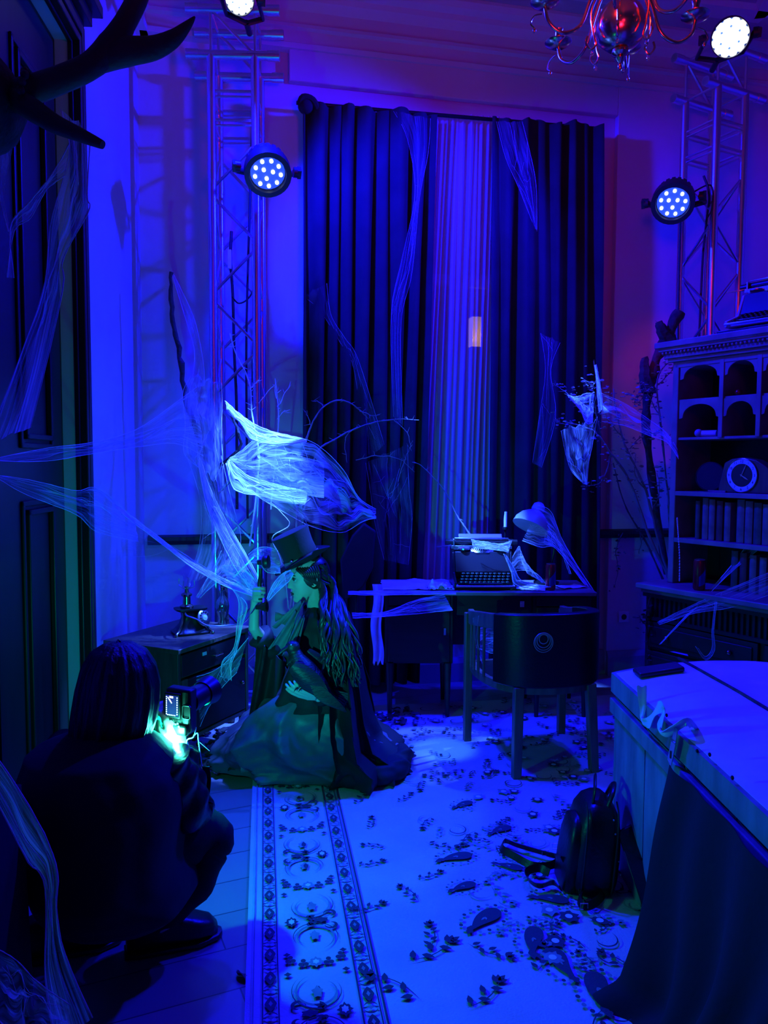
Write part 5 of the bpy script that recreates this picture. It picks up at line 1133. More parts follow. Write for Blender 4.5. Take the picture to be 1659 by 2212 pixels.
web('long bright diagonal cobweb from the left wall down to the raised hand', [(232, 1075, 3.7), (330, 1150, 3.75), (400, 1204, 3.75), (480, 1248, 3.7), (560, 1282, 3.74)], [(262, 1110, 3.7), (345, 1172, 3.75), (415, 1226, 3.75), (490, 1268, 3.7), (562, 1294, 3.86)], 'web_dense', tilt=.04, seed=15, cross=10, edge=.002)
web('faint cobweb wedge on the wall above the telephone', [(270, 1120, 3.9), (320, 1150, 3.88), (380, 1185, 3.85), (450, 1230, 3.8)], [(268, 1203, 3.9), (330, 1200, 3.88), (380, 1188, 3.85), (450, 1238, 3.8)], 'web_faint', seed=16)
web('short cobweb wisps between telephone cradle and the diagonal strand', [(424, 1290, 3.72), (440, 1262, 3.72), (462, 1225, 3.74), (478, 1190, 3.76)], [(432, 1292, 3.72), (455, 1270, 3.72), (490, 1248, 3.72), (520, 1262, 3.7)], 'web_mid', seed=17, cross=6)
web('bright cobweb tuft gathered around the raised right hand', [(480, 1222, 3.66), (510, 1222, 3.64), (540, 1240, 3.6), (566, 1268, 3.72)], [(495, 1262, 3.66), (520, 1268, 3.64), (545, 1290, 3.72), (562, 1300, 3.74)], 'web_mid', seed=18, cross=16)
web('round bright cobweb fan behind the handset earpiece', [(536, 1198, 3.68), (556, 1184, 3.68), (580, 1182, 3.68), (602, 1190, 3.66)], [(540, 1215, 3.68), (560, 1218, 3.66), (578, 1236, 3.64), (606, 1238, 3.6)], 'web_mid', seed=19, cross=8)
web('cobweb rope hanging from the hand over the cabinet front', [(500, 1270, 3.66), (516, 1300, 3.62), (512, 1350, 3.6), (505, 1400, 3.58), (480, 1430, 3.56), (478, 1462, 3.56)], [(520, 1290, 3.62), (534, 1310, 3.6), (524, 1350, 3.6), (512, 1402, 3.58), (500, 1436, 3.56), (500, 1470, 3.56)], 'web_mid', seed=20, cross=8, edge=.002)
web('cobweb sheet draped in front of the cabinet door', [(424, 1462, 3.5), (460, 1450, 3.52), (500, 1420, 3.54), (536, 1378, 3.56)], [(432, 1570, 3.5), (450, 1530, 3.52), (480, 1485, 3.54), (512, 1452, 3.56)], 'web_thin', seed=21, cross=8, edge=.002)
web('bright cobweb sliver between handset and the woman\'s face', [(576, 1294, 3.52), (590, 1262, 3.52), (612, 1238, 3.52), (628, 1232, 3.5)], [(580, 1298, 3.52), (604, 1274, 3.52), (624, 1256, 3.52), (634, 1240, 3.5)], 'web_dense', seed=22, cross=4)
web('taut level cobweb from the woman\'s hair to the desk front, upper', [(752, 1278, 3.9), (820, 1276, 4.1), (900, 1276, 4.25), (985, 1280, 4.36)], [(752, 1284, 3.9), (820, 1286, 4.1), (900, 1284, 4.25), (985, 1284, 4.36)], 'web_dense', seed=23)
web('taut ragged cobweb from the woman\'s hair to the desk front, lower', [(760, 1324, 3.9), (830, 1322, 4.1), (900, 1296, 4.25), (960, 1285, 4.34)], [(762, 1336, 3.9), (830, 1332, 4.1), (900, 1326, 4.25), (978, 1318, 4.34)], 'web_mid', seed=24, cross=6)
web('cobweb shroud over the back of the desk lamp down to the desk', [(1162, 1092, 4.58), (1190, 1105, 4.56), (1212, 1160, 4.52), (1240, 1210, 4.46), (1284, 1278, 4.38)], [(1128, 1168, 4.58), (1168, 1182, 4.56), (1196, 1182, 4.52), (1232, 1222, 4.46), (1262, 1262, 4.40)], 'web_mid', seed=25, cross=8, rip=.02)
web('thin cobweb strand from lamp shade to the drink can', [(1194, 1150, 4.6), (1212, 1190, 4.55), (1230, 1240, 4.5)], [(1198, 1150, 4.6), (1216, 1190, 4.55), (1234, 1240, 4.5)], 'web_mid', seed=26)
web('white cobweb strips stretched over the typewriter carriage', [(1018, 1166, 4.54), (1045, 1170, 4.52), (1080, 1175, 4.52), (1106, 1168, 4.54)], [(1022, 1184, 4.5), (1050, 1186, 4.49), (1085, 1190, 4.49), (1098, 1194, 4.5)], 'web_dense', seed=27, cross=12, edge=.002)
web('cobweb strand falling from typewriter corner to the lace paper', [(1088, 1196, 4.46), (1104, 1235, 4.44), (1112, 1262, 4.42), (1150, 1272, 4.42)], [(1094, 1200, 4.46), (1112, 1230, 4.44), (1130, 1256, 4.42), (1190, 1268, 4.42)], 'web_mid', seed=28, cross=6, edge=.002)
web('cobweb between typewriter and lamp foot', [(1106, 1205, 4.55), (1122, 1180, 4.57), (1126, 1210, 4.55), (1140, 1240, 4.5)], [(1106, 1235, 4.55), (1134, 1232, 4.57), (1160, 1240, 4.55), (1180, 1262, 4.5)], 'web_thin', seed=29, cross=6)
web('brilliant triangular cobweb on the dried blossoms at the right', [(1226, 854, 4.28), (1245, 858, 4.28), (1262, 852, 4.28), (1284, 848, 4.28)], [(1232, 862, 4.28), (1252, 884, 4.28), (1268, 915, 4.28), (1280, 912, 4.28)], 'web_dense', tilt=.04, seed=30, cross=16, edge=.003)
web('brilliant upright cobweb sliver on the tallest blossom spike', [(1284, 788, 4.30), (1288, 820, 4.30), (1290, 850, 4.30), (1294, 892, 4.30)], [(1288, 788, 4.30), (1296, 830, 4.30), (1300, 860, 4.30), (1302, 882, 4.30)], 'web_mid', seed=31, cross=6, edge=.002)
web('pale blue cobweb bag hanging below the bright blossoms', [(1212, 930, 4.3), (1222, 980, 4.3), (1236, 1020, 4.3), (1262, 1046, 4.32)], [(1290, 900, 4.3), (1280, 960, 4.3), (1272, 1000, 4.3), (1268, 1046, 4.32)], 'web_thin', seed=32, cross=8, rip=.03)
web('cobweb net from the blossoms down to the corner of the bookcase', [(1300, 850, 4.38), (1350, 872, 4.4), (1400, 905, 4.35), (1440, 935, 4.2), (1464, 972, 4.08)], [(1300, 910, 4.38), (1350, 920, 4.4), (1400, 940, 4.35), (1440, 955, 4.2), (1466, 992, 4.08)], 'web_thin', seed=33, cross=10, rip=.03)
web('faint cobweb over the left curtain, forked like a tent', [(655, 640, 4.84), (690, 670, 4.86), (735, 740, 4.88), (765, 800, 4.9), (790, 1000, 4.9)], [(706, 612, 4.84), (715, 680, 4.86), (745, 730, 4.88), (775, 780, 4.9), (830, 960, 4.9)], 'web_faint', seed=34, cross=10)
web('faint cobweb streak down the inner edge of the left curtain', [(850, 240, 4.95), (880, 300, 4.93), (896, 420, 4.92), (868, 560, 4.92), (845, 680, 4.92), (850, 900, 4.90)], [(930, 256, 4.95), (925, 330, 4.93), (906, 430, 4.92), (890, 590, 4.92), (866, 700, 4.92), (870, 920, 4.90)], 'web_faint', seed=35, cross=14)
web('faint cobweb at the top of the right curtain', [(1072, 262, 5.0), (1092, 340, 4.98), (1118, 400, 4.98), (1150, 480, 4.98)], [(1128, 262, 5.0), (1145, 330, 4.98), (1158, 400, 4.98), (1160, 500, 4.98)], 'web_faint', seed=36, cross=10)
web('faint forked cobweb low on the right curtain left of the blossoms', [(1168, 720, 4.95), (1178, 800, 4.92), (1165, 900, 4.9), (1150, 1000, 4.88)], [(1210, 740, 4.95), (1190, 800, 4.92), (1200, 900, 4.9), (1170, 1010, 4.88)], 'web_faint', seed=37, cross=8)
web('dim cobweb veil hanging on the lower left curtain above the desk', [(790, 1000, 4.8), (800, 1060, 4.8), (810, 1130, 4.8), (830, 1210, 4.8)], [(880, 960, 4.8), (884, 1060, 4.8), (890, 1120, 4.8), (882, 1220, 4.8)], 'web_faint', seed=38, cross=14)
web('thin taut cobweb line across the bookcase worktop', [(1424, 1392, 3.9), (1500, 1310, 3.9), (1560, 1245, 3.88), (1612, 1180, 3.85)], [(1428, 1390, 3.9), (1504, 1312, 3.9), (1570, 1245, 3.88), (1640, 1186, 3.85)], 'web_mid', seed=39)
web('ragged cobweb spread over the bookcase worktop and drawers', [(1420, 1344, 3.88), (1500, 1305, 3.8), (1580, 1270, 3.7), (1690, 1225, 3.6)], [(1424, 1350, 3.88), (1500, 1325, 3.8), (1580, 1312, 3.7), (1690, 1275, 3.6)], 'web_thin', seed=40, cross=12)
web('hooked cobweb thread dangling in front of the bookcase drawers', [(1545, 1300, 3.6), (1538, 1360, 3.6), (1538, 1400, 3.6), (1524, 1418, 3.6), (1508, 1400, 3.6)], [(1549, 1300, 3.6), (1542, 1360, 3.6), (1544, 1404, 3.6), (1524, 1426, 3.6), (1502, 1396, 3.6)], 'web_thin', seed=41)
web('thick pale cobweb falling diagonally down the near left corner', [(-30, 1600, 1.25), (30, 1690, 1.25), (95, 1800, 1.24), (124, 1885, 1.23), (122, 1960, 1.22), (140, 2060, 1.21), (200, 2200, 1.2)], [(-30, 1690, 1.25), (18, 1780, 1.25), (62, 1862, 1.24), (94, 1900, 1.23), (100, 2000, 1.22), (98, 2110, 1.21), (120, 2260, 1.2)], 'web_mid', seed=42, cross=4, edge=.0015)
web('dim torn cobweb low in the near left corner beside the thick one', [(-30, 2040, 1.15), (30, 2070, 1.15), (80, 2120, 1.15), (150, 2170, 1.15)], [(-30, 2180, 1.15), (30, 2230, 1.15), (80, 2240, 1.15), (150, 2260, 1.15)], 'web_thin', seed=43, cross=8, rip=.03)
web('dusty cobweb threads tied to the left arm of the barrel chair', [(1022, 1335, 3.9), (1024, 1380, 3.9), (1034, 1410, 3.9), (1044, 1440, 3.85)], [(1034, 1330, 3.85), (1030, 1380, 3.85), (1042, 1420, 3.85), (1048, 1440, 3.85)], 'web_faint', seed=44)
web('cobweb tangle stretched behind the barrel chair below the desktop', [(1032, 1355, 4.25), (1070, 1345, 4.25), (1110, 1352, 4.25), (1150, 1340, 4.25)], [(1032, 1400, 4.25), (1070, 1412, 4.25), (1110, 1400, 4.25), (1150, 1398, 4.25)], 'web_mid', seed=45, cross=12)

# added dark crate that stands for plain darkness in the near left corner
c0 = thing('dark_filler', 'added low block under black cloth, standing for darkness in the near left corner, cobweb hanging over it', 'filler', (-1.0, 1.75, 0))
m = MB(); m.box((-1.055, 1.68, .34), (.30, .40, .68)); m.build('filler', 'dark_wood', c0, bevel=.01)
m = MB()
def fn(u, v):
    q = 2*PI*u; x, y = sup_(q); k = 1+.05*math.sin(q*9+v*3)*v+.06*v; return V(-1.055+x*.165*k*min(1, v*4+.001), 1.68+y*.215*k*min(1, v*4+.001), .69-.66*max(0, (v-.25)/.75)+.004*math.sin(q*3))
def sup_(a, e=.35): return math.copysign(abs(math.cos(a))**e, math.cos(a)), math.copysign(abs(math.sin(a))**e, math.sin(a))
m.grid(fn, 72, 24, thick=-.004); m.build('black_cover', 'black_cloth', c0, smooth=70)
# ================================================================ PEOPLE
def basis(f, up):                # columns: forward, left, up
    f = Vector(f).normalized(); l = Vector(up).cross(f).normalized(); u = f.cross(l)
    M = Matrix.Identity(3)
    for i in range(3): M[i][0] = f[i]; M[i][1] = l[i]; M[i][2] = u[i]
    return M
HT = [(-.120, .058, .030, .016), (-.112, .076, .010, .030), (-.092, .083, -.020, .046), (-.070, .083, -.045, .056), (-.045, .084, -.068, .063), (-.02, .085, -.085, .068), (.01, .087, -.095, .072), (.035, .091, -.10, .075), (.065, .087, -.10, .076), (.09, .070, -.09, .068), (.108, .045, -.065, .050), (.118, .014, -.03, .018)]
def headmesh(m, c, B, s_=1.0):
    g = lambda x, sx: math.exp(-(x/sx)**2)
    def fn(u, v):
        z = lerp(-.120, .118, v); i = 0
        while i < len(HT)-2 and HT[i+1][0] < z: i += 1
        a, b = HT[i], HT[i+1]; t = (z-a[0])/(b[0]-a[0]); t = min(max(t, 0), 1); f, xb, w_ = [lerp(a[k], b[k], t) for k in (1, 2, 3)]
        q = 2*PI*u; cx = (f+xb)/2; rx = (f-xb)/2; ca, sa = math.cos(q), math.sin(q)
        x = cx+rx*math.copysign(abs(ca)**.9, ca); y = w_*math.copysign(abs(sa)**.85, sa)
        if ca > 0:
            k = min(1, ca*1.6)
            nose = 0
            if -.046 < z < .026: nose = (.030*max(0, (.026-z)/.056)**1.15 if z > -.030 else .030*max(0, 1-(-.030-z)/.014)**.8)*g(y, .010+.004*max(0, (.0-z)/.03))
            x += k*nose
            x += k*(.008*g(z+.057, .006)+.0075*g(z+.071, .007)-.003*g(z+.064, .0022)-.004*g(z+.081, .006))*g(y, .020)
            x += k*(.007*g(z+.100, .013)*g(y, .018)+.005*g(z-.033, .008)*g(abs(y)-.025, .02)-.006*g(z-.020, .006)*g(y, .008))
            x -= k*.013*g(z-.010, .011)*g(abs(y)-.031, .015); x += k*.005*g(z+.018, .016)*g(abs(y)-.042, .016)
        return Vector(c)+B@V(x, y, z)*s_
    m.grid(fn, 96, 84)
    # close the caps
    for v in (0, 1): m.poly([fn(k/24, v) for k in range(24)][::(1 if v else -1)])
    for e in (-1, 1):
        o = V(-.012, e*.074, -.004); R = [V(.012, 0, -.022), V(.006, e*.006, -.030), V(-.006, e*.010, -.024), V(-.014, e*.015, -.004), V(-.014, e*.017, .014), V(-.004, e*.014, .026), V(.008, e*.010, .022), V(.011, e*.004, .008)]
        m.tube([Vector(c)+B@(o+p)*s_ for p in smooth_pts(R, 4)], .0042*s_, 8); m.ball(Vector(c)+B@(o+V(-.002, e*.004, -.002))*s_, (.011*s_, .005*s_, .022*s_), B)
def handmesh(m, w_, fd, bn, thumb=1, curl=(.5, .5, .5, .5), s_=1.0, spread=.06, tcurl=.3, nails=None):
    """fd wrist->knuckles, bn the back of the hand's normal, thumb +1/-1 which side"""
    x = Vector(fd).normalized(); z = (Vector(bn)-x*Vector(bn).dot(x)).normalized(); y = z.cross(x)*thumb; w_ = Vector(w_)
    q = lambda a, b, c: w_+(x*a+y*b+z*c)*s_
    ky = (.031, .010, -.011, -.030); kx = (.083, .088, .084, .074)
    for i in range(4): m.tube([q(-.01, ky[i]*.45, 0), q(.03, ky[i]*.75, .002), q(kx[i], ky[i], 0)], [.014*s_, .0145*s_, .0115*s_], 10)
    m.ball(q(.045, .0, -.002), (.040*s_, .034*s_, .013*s_), Matrix([[x[i], y[i], z[i]] for i in range(3)]))
    tips = []
    for i, L_ in enumerate((.072, .080, .074, .058)):
        a = 0; p = V(kx[i], ky[i], 0); d2 = spread*(1.2-i*.8); pts = [q(*p)]; 
        for seg_, fr in enumerate((.45, .30, .25)):
            a += curl[i]*(.9, 1.15, .75)[seg_]; d = V(math.cos(a)*math.cos(d2), math.sin(d2), -math.sin(a)); p = p+d*L_*fr; pts.append(q(*p))
        m.tube(pts, [.0105*s_, .0095*s_, .0088*s_, .0072*s_], 10); m.ball(pts[-1], .0073*s_, None, 8, 6); tips.append((pts[-2], pts[-1]))
    tp = [q(.005, .020, -.004), q(.030, .042, -.010), q(.058, .055-.02*tcurl, -.014-.02*tcurl), q(.082, .056-.04*tcurl, -.018-.035*tcurl)]
    m.tube(tp, [.014*s_, .0125*s_, .0105*s_, .0082*s_], 10); m.ball(tp[-1], .0083*s_, None, 8, 6)
    return tips
YW = 3.72
W = lambda px, py, dy=0.0: P(px, py, YW+dy)
wl = 'kneeling woman in black top hat, cape and wide skirt, lifting a telephone handset'
wr = W(690, 1560); woman = thing('person', wl, 'person', (wr.x, wr.y, 0))
hf, hu = V(-.93, -.36, -.10), V(-.20, -.04, .97); HB = basis(hf, hu); HC = W(664, 1250, -.03)
m = MB(); headmesh(m, HC, HB, .93)
nb = W(692, 1330, .02)
m.tube([HC+HB@V(-.02, 0, -.04), HC+HB@V(-.025, 0, -.09), nb+V(0, 0, .02)], [.058, .050, .055], 18)
chest = W(705, 1395, .02); hips = W(738, 1560, .05)
m.tube([nb, W(698, 1358, .02), chest, W(716, 1470, .03), hips], [.07, .105, .125, .105, .15], 20, flat=.85)
shn, shf = W(706, 1365, -.13), W(690, 1358, .16)
m.tube([shn, W(700, 1355, .0), shf], [.055, .07, .055], 14)
eln, wrn = W(722, 1490, -.16), P(684, 1506, 3.47)
m.tube([shn, lerp(shn, eln, .5), eln, lerp(eln, wrn, .5), wrn], [.052, .045, .040, .035, .024], 14)
elf, wrf = W(605, 1432, .08), P(548, 1356, 3.67)
m.tube([shf, lerp(shf, elf, .5), elf, lerp(elf, wrf, .45), wrf, P(550, 1312, 3.675), P(551, 1292, 3.67)], [.052, .045, .040, .036, .027, .023, .020], 14)
for e in (-.12, .14):
    kn = W(520, 1660, e-.03); kn.z = .085; ft = W(815, 1690, e*.7+.05); ft.z = .05
    m.tube([hips+V(0, e*.6, -.02), lerp(hips, kn, .5)+V(0, e*.6, .03), kn], [.10, .085, .06], 14); m.tube([kn, lerp(kn, ft, .4)+V(0, 0, .01), ft, ft+V(.09, 0, -.015)], [.058, .055, .036, .03], 12)
t1 = handmesh(m, P(552, 1284, 3.665), (.10, -.98, .18), (-.98, -.12, .05), 1, (1.0, 1.05, 1.1, 1.15), .92, .02, .9)
t2 = handmesh(m, P(680, 1503, 3.46), (-.93, -.08, .28), (-.10, -.80, -.45), 1, (.22, .26, .30, .28), .88, .05, .4)
body = m.build('body', 'skin', woman, remesh=.0034, smooth=180)
for e in (-1, 1):
    m = MB(); ec = HC+HB@V(.0725*.93, e*.030, .0095); m.ball(ec, .0115, None, 14, 10); ey = m.build('eye', 'eye_white', woman)
    m = MB(); m.ball(ec+V(-.10 if e > 0 else -.2, -1, -.12).normalized().lerp(HB@V(1, 0, 0), .45)*.0085, .0062, None, 10, 8); m.build('iris', 'eye_dark', ey)
    m = MB(); m.tube(smooth_pts([HC+HB@V(.083-.0*k, e*.012, .027), HC+HB@V(.083, e*.028, .034), HC+HB@V(.068, e*.045, .028)], 5), radii([.0042, .0048, .002], 11), 6); m.build('eyebrow', 'hair', woman)
    m = MB(); m.tube(smooth_pts([HC+HB@V(.0765, e*.018, .0085), HC+HB@V(.0775, e*.028, .0165), HC+HB@V(.068, e*.041, .0115)], 5), .0034, 6); m.build('eyelid', 'hair', woman)
m = MB(); m.tube(smooth_pts([HC+HB@V(.081, .020, -.0598), HC+HB@V(.0872, .006, -.0555), HC+HB@V(.0872, -.006, -.0555), HC+HB@V(.081, -.020, -.0598)], 5), radii([.001, .0038, .0038, .001], 16), 8); m.tube(smooth_pts([HC+HB@V(.080, .018, -.062), HC+HB@V(.0855, .0, -.0665), HC+HB@V(.080, -.018, -.062)], 5), radii([.001, .0042, .001], 11), 8); m.build('lips', 'lips', woman)
# hat
ha = V(-.46, -.10, .88).normalized(); RH = basis(V(-.88, -.30, -.42), ha); hb = W(655, 1213, -.03)
def hp(x, y, z): return hb+RH@V(x, y, z)
m = MB(); n = 40
rr = []
for r, z in ((.083, 0), (.080, .03), (.079, .08), (.083, .125), (.088, .150), (.0885, .156), (.080, .158), (.03, .156)):
    rr.append([hp(r*1.08*math.cos(2*PI*k/n), r*math.sin(2*PI*k/n), z) for k in range(n)])
m.loft(rr); 
def brim(u, v):
    q = 2*PI*u; r = lerp(.078, .128+.010*math.cos(q)**2, v); return hp(r*1.08*math.cos(q), r*math.sin(q), .002+v**1.5*(.030*math.sin(q)**2-.006*math.cos(q)**2)+.014*(v**2)*(math.cos(q) < -.3))
m.grid(brim, 56, 8, thick=.004); hat = m.build('top_hat', 'felt', woman, smooth=50)
m = MB(); rr = [[hp((.0845)*1.08*math.cos(2*PI*k/n), .0845*math.sin(2*PI*k/n), z) for k in range(n)] for z in (.004, .034)]; m.loft(rr, cap=False); m.build('hat_band', 'satin', hat)
m = MB(); pin = W(629, 1214, -.125); m.ball(pin, .0065, None, 8, 6); m.build('hat_pin', 'steel', hat)
# hair
m = MB(); m.ball(HC+HB@V(-.022, 0, .022), (.094, .080, .098), HB, 24, 16)
rnd = random.Random(21)
for k in range(170):
    t = k/169; side = rnd.uniform(-1, 1)
    st = HC+HB@V(-.03-.05*rnd.random(), side*.074*math.sqrt(max(.05, 1-.0*t)), .02+.05*rnd.random())
    px_e = lerp(694, 782, rnd.random()**.9); py_e = lerp(1410, 1488, rnd.random()) - abs(px_e-745)*.1; ye = -.30+.13*rnd.random()
    mid1 = HC+HB@V(-.095, side*.070, -.045)+V(rnd.uniform(-.01, .012), 0, 0); e_ = W(px_e, py_e, ye-.02)
    mid2 = lerp(mid1, e_, .5)+V(rnd.uniform(-.01, .03), -.055, .0); pts = smooth_pts([st, mid1, mid2, e_], 9); ph = rnd.uniform(0, 6.28); fr = rnd.uniform(1.6, 2.4); n = len(pts)
    pts = [p+V(.009*math.sin(i*fr*.42+ph), .007*math.cos(i*fr*.42+ph), 0)*min(1, i/8) for i, p in enumerate(pts)]
    m.tube(pts, radii([.007, .0085, .008, .006, .0015], n), 6, flat=1.5)
for e in (-1, 1):
    for k in range(9):
        a = HC+HB@V(.062-.012*k, e*(.056+.0022*k), .062); b = HC+HB@V(.022-.008*k, e*.078, .012-.002*k); c = HC+HB@V(-.035-.006*k, e*.083, -.03)
        p = smooth_pts([a, lerp(a, b, .5)+HB@V(0, e*.010, 0), b, c], 6); m.tube(p, radii([.008, .009, .008, .004], len(p)), 6)
for k in range(8):               # loose strands falling over the shoulder towards the viewer
    st = HC+HB@V(.0-.01*k*.3, .074, .03); e_ = W(lerp(700, 726, k/7), lerp(1380, 1440, (k*3 % 8)/8), -.19); pts = smooth_pts([st, HC+HB@V(-.045, .088, -.05), lerp(HC, e_, .55)+V(.03, -.10, 0), e_], 9); n = len(pts)
    pts = [p+V(.009*math.sin(i*.8+k), .004*math.cos(i*.8+k), 0)*min(1, i/8) for i, p in enumerate(pts)]; m.tube(pts, radii([.006, .009, .008, .002], n), 6, flat=1.4)
m.build('long_hair', 'hair', woman, smooth=60)
# clothing
def garment(name, rows, mt, fold=.012, nf=11, seed=0, n=72, th=.004, ex=.8, a0=0, a1=2*PI, amp=None):
    """rows: (z, xL, xR, yfront, yback) in metres, swept as a closed drape with folds"""
    def fn(u, v):
        r = poly_at(rows, v); q = lerp(a0, a1, u); cx, cy = (r[1]+r[2])/2, (r[3]+r[4])/2; rx, ry = (r[2]-r[1])/2, (r[4]-r[3])/2
        rid = lambda a: 1-2*abs(math.sin(a/2))**.7
        k = 1+(fold/max(rx, .05))*(rid(q*nf+3.0*math.sin(v*3+seed)+2.0*nz((q, v*2, seed))+seed)+.6*math.sin(q*nf*.47+v*5+seed*2))*(.35+v)+.09*nz((math.cos(q)*2.5, math.sin(q)*2.5, v*6+seed))+.03*nz((math.cos(q)*7, math.sin(q)*7, v*14+seed))
        x, y = sup(q, ex); return V(cx+x*rx*k, cy+y*ry*k, max(r[0]+.012*nz((q*2, v*6, seed+4)), .018))
    m = MB(); m.grid(fn, n, 40, thick=-th); return m.build(name, mt, woman, smooth=80)
X_ = lambda px, dy=0: (px-829.5)/FPX*(YW+dy)
garment('skirt', [(.42, X_(640), X_(770), 3.60, 3.88), (.38, X_(590), X_(778), 3.52, 3.92), (.31, X_(545), X_(786), 3.47, 3.96), (.24, X_(515), X_(792), 3.44, 3.98), (.17, X_(490), X_(810), 3.43, 4.0), (.11, X_(474), X_(850), 3.43, 4.0), (.06, X_(466), X_(872), 3.44, 4.0), (.022, X_(462), X_(868), 3.45, 3.99)], 'satin', .030, 9, 1.0, n=150)
garment('coat', [(.815, X_(672), X_(712), 3.69, 3.80), (.77, X_(655), X_(735), 3.58, 3.90), (.70, X_(642), X_(755), 3.54, 3.93), (.60, X_(630), X_(762), 3.53, 3.92), (.50, X_(622), X_(768), 3.53, 3.92), (.40, X_(600), X_(775), 3.50, 3.93), (.34, X_(590), X_(780), 3.48, 3.95)], 'cape_cloth', .006, 7, 2.0)
garment('cape', [(.80, X_(680), X_(722), 3.62, 3.84), (.76, X_(684), X_(748), 3.52, 3.94), (.68, X_(690), X_(764), 3.49, 3.96), (.56, X_(694), X_(778), 3.47, 3.97), (.42, X_(694), X_(790), 3.44, 4.0), (.28, X_(696), X_(800), 3.42, 4.03), (.16, X_(696), X_(816), 3.40, 4.05), (.09, X_(694), X_(872), 3.39, 4.06), (.024, X_(690), X_(882), 3.38, 4.07)], 'cape_cloth', .020, 10, 3.1, n=150)
# heaped cape train on the floor behind her
m = MB()
for (px, py, dy, rx, ry, rz_) in ((850, 1650, -.16, .075, .10, .055), (815, 1672, -.22, .10, .09, .05), (770, 1690, -.27, .11, .06, .04), (868, 1625, -.04, .05, .10, .06)):
    c = P(px, py, YW+dy); c.z = rz_*.8+.016; m.ball(c, (rx, ry, rz_), None, 18, 12)
    m.tube(smooth_pts([c+V(-rx, -.01, -.01), c+V(-rx*.3, -ry*.6, rz_*.6), c+V(rx*.6, -ry*.3, rz_*.7), c+V(rx, .02, 0)], 5), .016, 8)
m.build('cape_train', 'cape_cloth', woman, remesh=.008, smooth=180)
def sleeve(name, pts, rs, mt, par_=None, fold=.006, n=26, nseg=60):
    p = smooth_pts(pts, 8); N = len(p); R_ = radii(rs, N); m = MB(); rings = []
    for i in range(N):
        t = (p[min(i+1, N-1)]-p[max(i-1, 0)]).normalized(); a = t.orthogonal().normalized() if i == 0 else (rings[-1][1]-t*rings[-1][1].dot(t)).normalized(); b = t.cross(a)
        rings.append(([p[i]+(a*math.cos(2*PI*k/n)+b*math.sin(2*PI*k/n))*(R_[i]+fold*math.sin(i*1.1+1.3*math.sin(2*PI*k/n*2))+fold*.5*nz((k*.6, i*.5, 1))) for k in range(n)], a))
    m.loft([r for r, _ in rings]); return m.build(name, mt, par_ or woman, smooth=80)
sleeve('sleeve', [shn, lerp(shn, eln, .5), eln, lerp(eln, wrn, .55), lerp(eln, wrn, .95)+V(0, 0, .0)], [.064, .060, .056, .050, .040], 'cape_cloth')
sleeve('sleeve', [shf, lerp(shf, elf, .5), elf, lerp(elf, wrf, .40), lerp(elf, wrf, .80)], [.064, .058, .056, .056, .060], 'cape_cloth')
m = MB()                          # wide cuff hanging below the raised arm
def fn(u, v):
    a = lerp(lerp(elf, wrf, .82), elf+V(.06, 0, -.02), u); b = lerp(W(528, 1610, .0), W(640, 1560, .0), u); p = lerp(a, b, v**.9); return p+V(.012*math.sin(u*12+v*2), -.05+.030*math.sin(u*17+v*3), 0)
m.grid(fn, 40, 30, thick=.005); m.build('hanging_cuff', 'cape_cloth', woman, smooth=80)
m = MB()                          # loose pale cravat falling from the collar
for k, (x0, y0, x1, y1, w0, w1) in enumerate(((650, 1302, 612, 1352, 16, 46), (640, 1322, 604, 1398, 14, 52), (652, 1335, 626, 1412, 12, 34))):
    m.grid(lambda u, v: W(lerp(x0, x1, v)+(u-.5)*lerp(w0, w1, v), lerp(y0, y1, v)+6*math.sin(u*11+k), -.13-.02*k)+V(0, -.012*math.sin(u*15+k*2+v*2)-.02*math.sin(PI*v), 0), 24, 12, thick=.002)
m.build('shirt_ruffle', 'shirt', woman, smooth=70)
m = MB(); rr = []
for z, r in ((-.02, .062), (.0, .064), (.025, .060), (.045, .056)):
    c = nb+V(-.008-.3*z, -.005, z); rr.append([c+V(r*1.05*math.cos(2*PI*k/28), r*math.sin(2*PI*k/28), .006*math.sin(6*PI*k/28)) for k in range(28)])
m.loft(rr, cap=False); m.build('collar', 'black_cloth', woman)
m = MB(); c = W(612, 1332, -.12)
for e in (-1, 1): m.loft([[c+V(e*(.004+.034*t), .004*math.sin(q)*(1+2*t), .010*math.cos(q)*(1+1.4*t)+.004*math.sin(t*6)) for q in [2*PI*k/10 for k in range(10)]] for t in (0, .5, 1)])
m.ball(c, .011); m.build('black_bow', 'satin', woman)
m = MB(); q = P(640, 1487, 3.425); m.ball(q, .0055, None, 8, 6); m.build('ring', 'steel', woman)

# ================================================================ RAVEN
rv0 = P(634, 1402, 3.44); rv = thing('raven', 'black raven with folded wings held against the kneeling woman\'s chest', 'bird', P(660, 1450, 3.42))
bd = [P(634, 1402, 3.44), P(640, 1420, 3.43), P(652, 1445, 3.42), P(674, 1470, 3.42), P(702, 1495, 3.42), P(728, 1512, 3.42)]
m = MB(); m.tube(bd, [.026, .036, .058, .058, .036, .012], 18); m.ball(P(632, 1398, 3.435), (.034, .031, .031), None, 18, 12)
for k in range(14): a = k*1.3; m.tube([bd[1]+V(.02*math.cos(a), -.02+.01*math.sin(a), .0), bd[1]+V(.034*math.cos(a)-.01, -.03, -.028-.01*math.sin(a))], [.006, .001], 6)
m.build('body', 'feather', rv, remesh=.003, smooth=180)
m = MB(); b0 = P(622, 1398, 3.42); m.tube([b0, b0+V(-.022, -.012, -.012), b0+V(-.046, -.022, -.034)], [.013, .010, .0015], 12, flat=.8); m.build('beak', 'black_plastic', rv)
